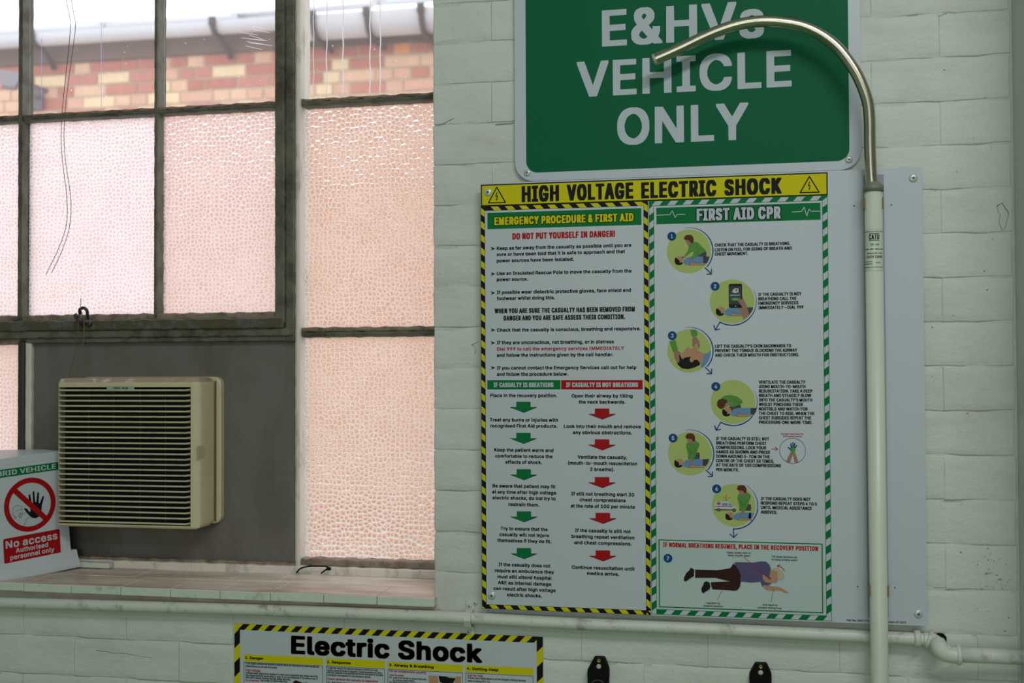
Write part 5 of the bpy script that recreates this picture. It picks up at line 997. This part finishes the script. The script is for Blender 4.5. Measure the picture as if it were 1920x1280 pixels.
# swan-neck of two fittings, then the nearer pipe
P0 = at(1732, 1198.5, YP); Q = [P0, at(1747, 1200, YP-0.002), at(1757, 1206, YP-0.012), at(1762, 1216, YP-0.028), at(1771, 1224, -0.05), at(1785, 1227, -0.054), at(1800, 1227.5, -0.054)]
bm = bmesh.new(); tube(bm, smoothpath(Q, 6), [0.0122]*13+[0.0138]*(len(smoothpath(Q, 6))-13), 22); mkb('elbow', bm, PIPEP, pipe)
c1 = at(1742, 1199.5, YP-0.001); bm = bmesh.new(); lathe(bm, c1, (0.9, -0.15, -0.3), [(-0.004, 0.0125), (-0.003, 0.0162), (0.003, 0.0162), (0.004, 0.0125)], 24); mkb('collar', bm, PIPEP, pipe)
c2 = at(1757, 1208, YP-0.014); bm = bmesh.new(); lathe(bm, c2, (0.5, -0.6, -0.6), [(-0.003, 0.0125), (-0.002, 0.0152), (0.003, 0.0152), (0.004, 0.0125)], 24); mkb('collar', bm, PIPEP, pipe)
pring(1797, 1227.5, -0.054, X3, 0.0168, 0.004)
bm = bmesh.new(); tube(bm, [at(1796, 1227, -0.054), np.array([XC+0.004, -0.054, float(at(1905, 1231, -0.054)[2])])], 0.0123, 22); mkb('tube', bm, PIPEP, pipe)
bm = bmesh.new(); lathe(bm, at(1763, 1197, 0.001), (0, -1, 0), [(0, 0.0105), (0.0028, 0.0105)], 9); mkb('wall_hole', bm, ink('black'), pipe, label='dark ragged hole in the wall behind the elbow')
# saddle clip
cc = at(879, 1160, YP); sc = root('pipe_saddle', (float(cc[0]), 0, float(cc[2])), 'white painted saddle clip holding the pipe left of the board', 'pipe clip')
bm = bmesh.new(); A = np.linspace(radians(-75), radians(255), 18); sad = []
prof = [(0.006, 0.033), (0.0015, 0.033), (0.0015, 0.0165), (-0.008, 0.0135), (-0.022, 0.0105), (-0.0285, 0.0), (-0.022, -0.0105), (-0.008, -0.0135), (0.0015, -0.0165), (0.0015, -0.031)]
P_ = [np.array([cc[0], -0.0022 if y > 0 else y-0.0015, cc[2]+z]) for y, z in prof[1:]]
rings = []
for i, p in enumerate(P_):
    a = P_[max(i-1, 0)]; b = P_[min(i+1, len(P_)-1)]; t = b-a; t /= np.linalg.norm(t); nn = np.array([0, t[2], -t[1]])
    nn = nn if True else nn; wd = 0.0065 if 1 < i < len(P_)-2 else 0.0075
    rings.append([bm.verts.new(Vector(p+np.array([s*wd, 0, 0])+nn*h)) for s, h in ((-1, 0), (1, 0), (1, -0.0022 if False else 0.0022), (-1, 0.0022))])
for i in range(len(rings)-1):
    for k in range(4): bm.faces.new((rings[i][k], rings[i][(k+1) % 4], rings[i+1][(k+1) % 4], rings[i+1][k]))
bm.faces.new(rings[0]); bm.faces.new(rings[-1]); bmesh.ops.recalc_face_normals(bm, faces=bm.faces[:])
mkb('strap', bm, PIPEP, sc)
PSC = mat('painted_screw', rgb(196, 200, 190), 0.45)
screw(sc, 880.5, 1136, -0.0046, 0.0050, PSC); screw(sc, 879, 1184, -0.0046, 0.0050, PSC)
a, b = at(880, 1120, -0.003), at(902, 1172, -0.003)
plate('mounting_plate', roundrect(a[0], b[0]+0.012, b[2], a[2], 0.003), -0.003, 0.002, PAINT, sc); screw(sc, 891, 1130.5, -0.003, 0.005, PSC)

# ------------------------------------------------------------------ extractor fan
YPN = 0.186
fxr = float(at(404, 850, YPN-0.02)[0]); dr = ray(371, 850); tt = fxr/dr[0]; YFR = float(CAM[1]+dr[1]*tt)
fxl = float(at(107, 850, YFR)[0]); fz1 = float(at(240, 708, YFR+0.018)[2]); fz0 = float(at(240, 991, YFR)[2]); fxg = float(at(357, 850, YFR)[0])
fan = root('extractor_fan', ((fxl+fxr)/2, YPN, fz0), 'beige square extractor fan with horizontal louvres mounted on the grey panel', 'extractor fan')
BEIGE = mat('aged_beige_plastic', rgb(206, 194, 160), 0.42, var=0.03, vscale=8, dirt=rgb(150, 132, 104), dirt_amt=0.3, dscale=12, dlo=0.5, dhi=0.75)
BEIGED = mat('dusty_beige_top', rgb(168, 146, 126), 0.7, var=0.1, vscale=60, dirt=rgb(206, 196, 176), dirt_amt=0.9, dscale=26, dlo=0.58, dhi=0.62)
SLAT = mat('louvre_beige', rgb(196, 188, 158), 0.45, var=0.04, vscale=40, dirt=rgb(120, 104, 80), dirt_amt=0.5, dscale=30, dlo=0.5, dhi=0.75)
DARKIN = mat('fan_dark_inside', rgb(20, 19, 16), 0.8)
# shell: ring of four walls with a rounded front edge, open to the louvres
yb = YPN-0.016
bm = bmesh.new(); T_ = 0.004
bbox(bm, fxl, fxr, YFR+0.001, yb, fz0, fz1, 0.015, 4)
# cut the front opening
front = [f for f in bm.faces if f.calc_center_median().y < YFR+0.0012 and abs(f.normal.y) > 0.9]
r_ = bmesh.ops.inset_region(bm, faces=front, thickness=0.0, depth=0); vs = {v for f in front for v in f.verts}
for v in bm.verts:
    if v not in vs and v.co.y < YFR+0.0158:
        if v.co.x < fxl+0.0155: v.co.x = fxl+(v.co.x-fxl)*0.2
        if v.co.z < fz0+0.0155: v.co.z = fz0+(v.co.z-fz0)*0.4
gx0, gx1, gz0, gz1 = fxl+0.0035, fxg, float(at(240, 984, YFR)[2]), float(at(240, 725.5, YFR)[2])
xm, zm = (fxl+fxr)/2, (fz0+fz1)/2
for v in vs: v.co.x = gx0 if v.co.x < xm else gx1; v.co.z = gz0 if v.co.z < zm else gz1
bmesh.ops.delete(bm, geom=front, context='FACES_ONLY')
ring_ = [e for e in bm.edges if e.is_boundary]
ex_ = bmesh.ops.extrude_edge_only(bm, edges=ring_); nv = [v for v in ex_['geom'] if isinstance(v, bmesh.types.BMVert)]
for v in nv: v.co.y += 0.026
bmesh.ops.recalc_face_normals(bm, faces=bm.faces[:])
for f in bm.faces: f.smooth = False; f.material_index = 1 if f.calc_center_median().z > fz1-0.012 and f.normal.z > 0.25 and f.calc_center_median().y > YFR else 0
mkb('housing', bm, [BEIGE, BEIGED], fan)
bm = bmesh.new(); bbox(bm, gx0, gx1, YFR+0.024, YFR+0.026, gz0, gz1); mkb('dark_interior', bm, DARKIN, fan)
fo = roundrect(fxl+0.002, fxr+0.010, fz0+0.003, fz1+0.001, 0.016)
bm = bmesh.new(); n = len(fo); A0 = [bm.verts.new((x, yb+0.002, z)) for x, z in fo]; xm_, zm_ = (fxl+fxr)/2, (fz0+fz1)/2
B0 = [bm.verts.new((xm_+(x-xm_)*0.985, yb-0.0005, zm_+(z-zm_)*0.985)) for x, z in fo]; C0 = [bm.verts.new((x, YPN-0.0005, z)) for x, z in fo]
bm.faces.new(B0); bm.faces.new(C0)
for k in range(n):
    bm.faces.new((A0[k], A0[(k+1) % n], B0[(k+1) % n], B0[k])); bm.faces.new((A0[k], A0[(k+1) % n], C0[(k+1) % n], C0[k]))
bmesh.ops.recalc_face_normals(bm, faces=bm.faces[:]); mkb('wall_flange', bm, BEIGE, fan)
NS = 26; pitch = (gz1-gz0)/NS
sl = None
for i in range(NS):
    z = gz1-pitch*(i+0.62)
    bm = bmesh.new(); x0, x1 = gx0+0.0006, gx1; ch = 0.011
    P2 = [(x0, YFR-0.0005), (x1-ch, YFR-0.0005), (x1, YFR+0.011), (x1, YFR+0.020), (x0, YFR+0.020)]
    lo = [bm.verts.new((x, y, z-(y-YFR)*0.10-0.0011 + (0.0028 if (x > x1-ch+0.001 and y < YFR+0.012) else 0))) for x, y in P2]; hi = [bm.verts.new((x, y, v.co.z+0.0032)) for (x, y), v in zip(P2, lo)]
    bm.faces.new(lo[::-1]); bm.faces.new(hi); [bm.faces.new((lo[k], lo[(k+1) % 5], hi[(k+1) % 5], hi[k])) for k in range(5)]
    bmesh.ops.recalc_face_normals(bm, faces=bm.faces[:]); mkb('slat', bm, SLAT, fan)
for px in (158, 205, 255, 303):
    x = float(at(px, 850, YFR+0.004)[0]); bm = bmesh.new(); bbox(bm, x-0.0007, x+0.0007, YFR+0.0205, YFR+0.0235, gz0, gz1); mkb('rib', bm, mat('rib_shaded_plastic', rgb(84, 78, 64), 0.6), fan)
# label on the top louvre
PL = Print((0, YFR-0.001, 0), X3, Z3); PL.zoom(0, 480, 4.0); PL.piece('badge'); INK['teal'] = (0.30, 0.42, 0.38)
PL.rect('teal', 800, 977, 1008, 999, 0); PL.text('Vent-Axia', 850, 996, 960, 16, 'A', 'text', lay=2)
PL.build(fan)
# catch on the right-hand side
bm = bmesh.new(); y0 = YFR+0.012; zc = float(at(380, 847, YFR+0.02)[2]); pts = [(y0-0.012, zc-0.013), (y0+0.010, zc-0.013), (y0+0.016, zc-0.009), (y0+0.018, zc), (y0+0.016, zc+0.009), (y0+0.010, zc+0.013), (y0-0.012, zc+0.013)]
lo = [bm.verts.new((fxr-0.001, y, z)) for y, z in pts]; hi = [bm.verts.new((fxr+0.0012, y, z)) for y, z in pts]; n = len(pts)
bm.faces.new(lo); bm.faces.new(hi); [bm.faces.new((lo[k], lo[(k+1) % n], hi[(k+1) % n], hi[k])) for k in range(n)]; bmesh.ops.recalc_face_normals(bm, faces=bm.faces[:])
mkb('side_catch', bm, mat('catch_beige', rgb(178, 170, 140), 0.5), fan)
bm = bmesh.new(); bbox(bm, fxr-0.003, fxr+0.0006, yb-0.0022, yb-0.0008, fz0+0.008, fz1-0.008); mkb('seam', bm, mat('seam_brown', rgb(110, 92, 66), 0.6), fan)

# ------------------------------------------------------------------ sign box standing on the sill
O = atz(137, 1060, ZS+0.006)
u2 = atz(0, 1090, ZS)-atz(157, 1066, ZS); u2 /= np.linalg.norm(u2); u2 = -u2      # along the base, away to the right
h_ = np.array([u2[0], u2[1], 0]); h_ /= np.linalg.norm(h_); TL = radians(3.4)
U = h_*cos(TL)+np.array([0, 0, 1])*sin(TL); Vv = -h_*sin(TL)+np.array([0, 0, 1])*cos(TL); Nn = np.cross(U, Vv)
box = root('warning_box', O, 'white folded box sign on the sill reading No access Authorised personnel only', 'sign')
BX = mat('white_corrugated_plastic', (0.56, 0.61, 0.66), 0.4, var=0.02, vscale=6)
PB = Print(O, U, Vv).zoom()
def bpt(u, v, n): return O+U*u+Vv*v+Nn*n
ur = PB.uv(137, 1000)[0]-0.006; ul = ur-0.25; vt = PB.uv(55, 853)[1]; vb = PB.uv(60, 1048)[1]
dpt = 0.065
def solid(name, sec, u0, u1, m, parent, **kw):
    """section [(v, n)] carried along U"""
    bm = bmesh.new(); n = len(sec); A = [bm.verts.new(Vector(bpt(u0, v, w))) for v, w in sec]; B = [bm.verts.new(Vector(bpt(u1, v, w))) for v, w in sec]
    bm.faces.new(A); bm.faces.new(B); [bm.faces.new((A[k], A[(k+1) % n], B[(k+1) % n], B[k])) for k in range(n)]
    bmesh.ops.recalc_face_normals(bm, faces=bm.faces[:]); return mkb(name, bm, m, parent, **kw)
plan = [(ur, 0), (ur, -0.078), (-0.065, -0.2), (ul, -0.2), (ul, 0)]
bm = bmesh.new(); lo = [bm.verts.new(Vector(bpt(a, vb, b))) for a, b in plan]; hi = [bm.verts.new(Vector(bpt(a-0.006*(a > -0.01), vt, b))) for a, b in plan]
bm.faces.new(lo); bm.faces.new(hi); [bm.faces.new((lo[k], lo[(k+1) % 5], hi[(k+1) % 5], hi[k])) for k in range(5)]
bmesh.ops.recalc_face_normals(bm, faces=bm.faces[:]); bmesh.ops.bevel(bm, geom=bm.edges[:], offset=0.0015, segments=2, affect='EDGES'); mkb('body', bm, BX, box)
vbase = PB.uv(60, 1075)[1]
solid('base_flange', [(vb+0.002, 0.0005), (vb-0.010, 0.004), (vbase+0.004, 0.011), (vbase-0.001, 0.016), (vbase-0.004, 0.015), (vbase-0.003, -dpt-0.012), (vb+0.002, -dpt-0.001)], ul-0.02, ur+0.012, BX, box)
# fin of the flange pointing right
PB.piece('face_print'); Zb = (0, 820, 4.571)
PB.zoom(*Zb)
def PTXT(t, x0, y0, x1, y1, cap, col='white', font='A', lay=4):
    a, b = PB.uv(x0, y0), PB.uv(x1, y1); v = (a[1]+b[1])/2; h = PB.uv((x0+x1)/2, (y0+y1)/2-cap)[1]-PB.uv((x0+x1)/2, (y0+y1)/2)[1]
    cx = PB.z; mid = (a+b)/2
    class Q(Print): pass
    old = PB.uv; PB.uv = lambda x, y: np.array([x, y]); PB.text(t, a[0], v, b[0], 0, font, col, lay=lay, capraw=h); PB.uv = old
ba, bb_ = PB.uv(-60, 320), PB.uv(502, 255)
v0 = PB.uv(250, 311)[1]; v1 = PB.uv(250, 243)[1]
PB.rectraw('green', ul+0.01, ur-0.004, v0, v1, 2)
v0t = v0+(v1-v0)*0.2
def raw_text(t, u0, u1, v, h, col='white', font='A', lay=4):
    old = PB.uv; PB.uv = lambda x, y: np.array([x, y]); PB.text(t, u0, v, u1, 0, font, col, lay=lay, capraw=h); PB.uv = old
uV0, uV1 = PB.uv(170, 300)[0], PB.uv(478, 265)[0]; raw_text('VEHICLE', uV0, uV1, v0t, (v1-v0)*0.62)
uB = PB.uv(145, 300)[0]; raw_text('HYBRID', uB-(uV1-uV0)*0.84, uB, v0t, (v1-v0)*0.62); 
# prohibition roundel
c = PB.uv(258, 574); R1 = abs(PB.uv(258, 343)[1]-PB.uv(258, 805)[1])/2
PB.piece('prohibition_symbol')
PB.add('white', [(c[0]+R1*0.9*cos(2*pi*k/40), c[1]+R1*0.9*sin(2*pi*k/40)) for k in range(40)], [tuple(range(40))], 2)
PB.arc('signred', c, R1*0.905, 0, 360, R1*0.19, R1*0.19, 5, 56)
def sp(a, b): return PB.uv(a, b)
hand = [(205, 610), (215, 602), (232, 612), (252, 640), (262, 625), (255, 590), (243, 500), (246, 488), (257, 486), (272, 560), (282, 560), (278, 470), (283, 458), (293, 460), (300, 552), (310, 552), (318, 475), (326, 466), (334, 474), (330, 560), (340, 562), (362, 506), (372, 499), (376, 510), (358, 580), (354, 630), (335, 675), (305, 692), (275, 688), (250, 668), (225, 640)]
PB.poly('black', hand, 4); PB.stroke('signred', [(125, 462), (395, 690)], 0, 5)
PB.stroke('signred', [tuple(PB.uv(132, 460)), tuple(PB.uv(388, 690))], R1*0.2, 5.2, raw=True)
for pts in ([(125, 690), (110, 660), (106, 625), (122, 592), (150, 580), (178, 592), (188, 605)], [(135, 632), (185, 610), (188, 660), (180, 690), (165, 690)], [(162, 660), (172, 645), (176, 662), (170, 682), (160, 675), (162, 660)], [(188, 658), (222, 640)], [(205, 750), (232, 690), (255, 684)], [(118, 698), (140, 688), (125, 672)]):
    PB.stroke('black', pts, 3.0, 4)
PB.piece('no_access_panel')
a_ = PB.uv(30, 960); b_ = PB.uv(516, 890); vlo = PB.uv(270, 1040)[1]; vhi = PB.uv(270, 826)[1]
PB.poly('signred', roundrect(a_[0], b_[0], vlo, vhi, 0.004), 3, raw=True)
H = vhi-vlo
raw_text('No access', PB.uv(48, 930)[0], PB.uv(492, 880)[0], vlo+H*0.60, H*0.30)
raw_text('Authorised', PB.uv(135, 980)[0], PB.uv(412, 940)[0], vlo+H*0.36, H*0.19)
raw_text('personnel only', PB.uv(87, 1040)[0], PB.uv(466, 985)[0], vlo+H*0.12, H*0.19)
PB.piece('crease_lines')
PB.frame('grey', ul+0.004, ur-0.008, vb+0.012, vt-0.014, 0.0003, 1)
PB.build(box)

# ------------------------------------------------------------------ electric shock poster
YPO = -0.0045
PP_ = Print((0, YPO, 0), X3, Z3).zoom()
pa, pb = float(at(439.8, 1230, YPO)[0]), float(at(1018, 1230, YPO)[0]); pt = float(at(728, 1181, YPO)[2])
poster = root('electric_shock_poster', ((pa+pb)/2, YPO, 0.72), 'white Electric Shock poster with black and yellow striped edge below the sill', 'poster')
plate('sheet', roundrect(pa, pb, 0.72, pt, 0.0008, 2), YPO, 0.0035, PANELW, poster)
PP_.piece('hazard_border'); PP_.frame('yellow', pa, pb, 0.72, pt, 0.0112, 1)
PP_.hazard('yellow', 'black', pa, pb, 0.72, pt, 0.0112, [('T', 0.018, 0.0268, 0.0134, -0.0112)])
hh = pt-0.72
PP_.hazard('yellow', 'black', pa, pb, 0.72, pt-0.0001, 0.0112, [('L', 0.0195, 0.0536*1.02, 0.0275, -0.0112), ('R', 0.0005, 0.0536*1.02, 0.0275, -0.0112)])
PP_.piece('title'); Zp, Zq = (430, 1150, K), (700, 1150, K)
PP_.zoom(); PP_.text('Electric Shock', 546.8, 1233.2, 903.2, 33.6, 'A', 'black', lay=4, outline='yellow', ow=0.035, bold=0.03)
for zz, x0, x1, yt, yb_, tx0, tx1, ty, t in ((Zp, 147, 935, 424, 495, 160, 342, 457, '1. Danger'), (Zp, 967, 1555, 457, 530, 978, 1215, 501, '2. Response'), (Zq, 145, 893, 496, 565, 158, 603, 536, '3. Airway & Breathing'), (Zq, 922, 1598, 528, 600, 935, 1250, 568, '4. Getting Help')):
    PP_.piece('section_box'); PP_.zoom(*zz); q = PP_.rect('yellow', x0, yt, x1, yb_, 2); PP_.text(t, tx0, ty, tx1, 27, 'A', 'black', lay=4, bold=0.04); PP_.frame('black', q[0], q[1], 0.80, q[2]-0.0012, 0.0007, 3)
PP_.piece('small_print')
def S(z, x0, y, x1, t, cap=20, col='text'): PP_.zoom(*z).text(t, x0, y, x1, cap, 'A', col, lay=4)
S(Zp, 163, 522, 895, 'If you suspect someone has received an electric shock you must ensure all power sources are'); S(Zp, 163, 540, 482, 'isolated before you can treat the casualty.'); S(Zp, 163, 578, 310, 'High voltage', 24, 'red')
S(Zp, 163, 618, 885, 'Overhead power cables are an example of a power source generating high voltage electricity'); S(Zp, 163, 642, 885, "High voltage electricity has the ability to 'jump' or 'arc' up to distances of 18 metres or over. If"); S(Zp, 163, 657, 615, 'faced with a casualty resulting from high voltage electricity.')
S(Zp, 163, 675, 305, 'Do not approach.', 20, 'red'); S(Zp, 312, 682, 580, 'Stay at least 25 metres away from')
S(Zp, 982, 562, 1485, 'To give the casualty the optimum chances of survival you must'); S(Zp, 982, 588, 1525, 'quickly assess the levels of response. A rapid assessment will allow'); S(Zp, 982, 610, 1538, 'effective treatment to be administered and will also allow for accurate'); S(Zp, 982, 632, 1415, 'information to be passed on to the ambulance service.')
S(Zp, 982, 674, 1487, 'Check whether the casualty is responsive', 22, 'red'); S(Zp, 982, 700, 1240, '01. Ask Open your eyes', 20)
S(Zq, 162, 592, 530, 'For an unresponsive casualty', 24, 'red'); S(Zq, 162, 624, 307, 'Open the airway', 18, 'red'); S(Zq, 162, 655, 530, '01. Look in the mouth to ensure there are', 19); S(Zq, 197, 677, 415, 'no obvious obstructions.', 19); S(Zq, 162, 700, 480, '02. Place the fingertips under the chin', 19)
S(Zq, 943, 630, 1097, 'Call for help', 24, 'red'); S(Zq, 943, 664, 1525, 'If alone, use a mobile phone to call the Emergency Medical Services', 20); S(Zq, 943, 686, 1170, '(EMS) by dialling 999 / 112.', 20)
PP_.piece('illustration'); PP_.zoom(*Zq); PP_.poly('skin', [(553, 618), (640, 622), (652, 660), (645, 720), (560, 720)], 3); PP_.poly('skin', [(830, 626), (876, 628), (876, 720), (800, 720)], 3); PP_.poly('black', [(652, 622), (830, 634), (800, 690), (720, 710), (665, 680)], 3.2); PP_.poly('old', [(715, 624), (832, 628), (826, 645), (760, 640)], 3.4)
PP_.piece('illustration'); PP_.zoom(*Zp); PP_.poly('brown', [(640, 680), (665, 664), (715, 684), (760, 700), (700, 730), (640, 730)], 3); PP_.poly('grey', [(730, 690), (770, 682), (806, 700), (800, 730), (720, 730)], 3)
PP_.build(poster)

# ------------------------------------------------------------------ two black straps hung on the wall below the board
LEA = mat('black_leather', (0.006, 0.006, 0.006), 0.7, var=0.1, vscale=60, bump=0.0002, bscale=400, spec=0.1); BRASS = mat('brass_rivet', rgb(150, 138, 70), 0.35, 0.8)
for n_, (cx, ty, x0, x1, xa, xb, yw, lab) in enumerate(((1123, 1231.8, 1112.4, 1134.3, 1101.7, 1141.8, 1262, 'black leather hanging strap with brass rivet, next to the striped poster'), (1426.5, 1243.3, 1414.2, 1439.0, 1404.9, 1446.8, 1271, 'black leather hanging strap with brass rivet, the one nearer the pole'))):
    Yh = -0.012; q = lambda x, y: (lambda p: (float(p[0]), float(p[2])))(at(x, y, Yh))
    hx = root('hanging_strap', (q(cx, 1300)[0], Yh, q(cx, 1500)[1]), lab, 'strap', 'black straps below the board')
    ol = [q(x0+2, ty), q(x1-2.5, ty+0.6), q(x1, ty+3.5), q(xb-0.5, yw-8), q(xb, yw), q(xb-1.5, yw+40), q(xb-4, yw+210), q(cx+6, yw+222), q(cx-6, yw+222), q(xa+4, yw+210), q(xa+1.5, yw+40), q(xa, yw), q(xa+0.5, yw-8), q(x0, ty+3)][::-1]
    plate('strap', ol, Yh-0.0035, 0.001, LEA, hx)
    bm = bmesh.new(); lathe(bm, at(cx, ty+6.2, Yh-0.0035), (0, -1, 0), [(-0.001, 0.0036), (0.0012, 0.0036), (0.0016, 0.0028), (0.0008, 0.0016), (0.0008, 0)], 18); mkb('rivet', bm, BRASS, hx)
    bm = bmesh.new(); lathe(bm, at(cx-0.3, ty+17.2, Yh-0.0035), (0, -1, 0), [(-0.001, 0.0043), (0.0006, 0.0043), (0.0012, 0.003), (0.0013, 0)], 20); mkb('press_stud', bm, mat('pale_stud', rgb(190, 186, 178), 0.4), hx)
    bm = bmesh.new(); r = 0.016
    pc = at(cx-1.5, yw+27, Yh-0.006)
    lathe(bm, pc, (0, -1, 0), [(-0.003, r), (0.001, r), (0.003, r*0.93), (0.0042, r*0.6), (0.0045, 0)], 30); mkb('pouch_flap', bm, LEA, hx)
    bm = bmesh.new(); tube(bm, [pc+np.array([0.0148*cos(a), -0.003, 0.0148*sin(a)]) for a in np.linspace(radians(20), radians(160), 16)], 0.00028, 5); mkb('stitching', bm, mat('pale_thread', (0.3, 0.3, 0.3), 0.8), hx)

# ------------------------------------------------------------------ thin wires and the cable tie
WIRE = mat('old_thin_wire', rgb(104, 94, 74), 0.5, 0.2)
YW = 0.135
w1 = [(110, -60), (122, -10), (128, 20), (132, 43), (129, 90), (123.5, 140), (117, 205), (114.5, 260), (118, 310), (124.5, 360), (126, 405), (121, 435), (108, 470), (86, 515)]
w2 = [(126, -60), (133, -8), (138, 25), (141.5, 48), (137, 90), (130, 140), (122.5, 205), (120, 260), (124, 310), (131.5, 360), (133, 400), (128, 435), (114, 475), (96.5, 512)]
wr = root('hanging_wire', at(100, 515, YW), 'pair of thin brown wires hanging loose in front of the window panes', 'wire')
for w in (w1, w2):
    bm = bmesh.new(); tube(bm, smoothpath([at(x, y, YW) for x, y in w], 5), 0.00075, 6); mkb('strand', bm, WIRE, wr)
YW2 = 0.135
wl = root('catch_wire', at(150, 640, YW2), 'yellowish wire looped through the window catch above the extractor fan', 'wire')
for w, c in (([(152, 559), (151.5, 568), (151, 578), (155, 590), (157.5, 600), (157.5, 630), (154, 652), (147, 672), (142, 692), (137, 712)], mat('yellow_wire', rgb(140, 110, 40), 0.5)), ([(147, 596), (146.5, 630), (142, 652), (136, 680), (131, 698), (127, 714)], WIRE)):
    bm = bmesh.new(); tube(bm, smoothpath([at(x, y, YW2+0.004) for x, y in w], 5), 0.0008, 6); mkb('strand', bm, c, wl)
def sl_(x, y): p = atz(x, y, ZS+0.002); p[1] = min(p[1], 0.16); return p
p0, p1, p2 = atz(556, 1073, ZS+0.003), at(570, 1063, 0.15), at(598, 1061, 0.15)
ct = [p0, at(562, 1066.5, 0.152), p1, at(585, 1061, 0.15), p2, at(613, 1062, 0.152), at(618, 1066, 0.152)]
bm = bmesh.new(); tube(bm, smoothpath(ct, 5), 0.0016, 8); tube(bm, smoothpath([at(616, 1065, 0.152), at(609, 1069, 0.15), at(602, 1075, 0.15)], 4), 0.0015, 8); bbox(bm, float(ct[-1][0])-0.006, float(ct[-1][0])+0.002, 0.148, 0.156, float(ct[-1][2])-0.003, float(ct[-1][2])+0.003, 0.001)
mkb('cable_tie', bm, ink('black'), label='black cable tie looped on the sill by the window mullion', cat='cable tie')
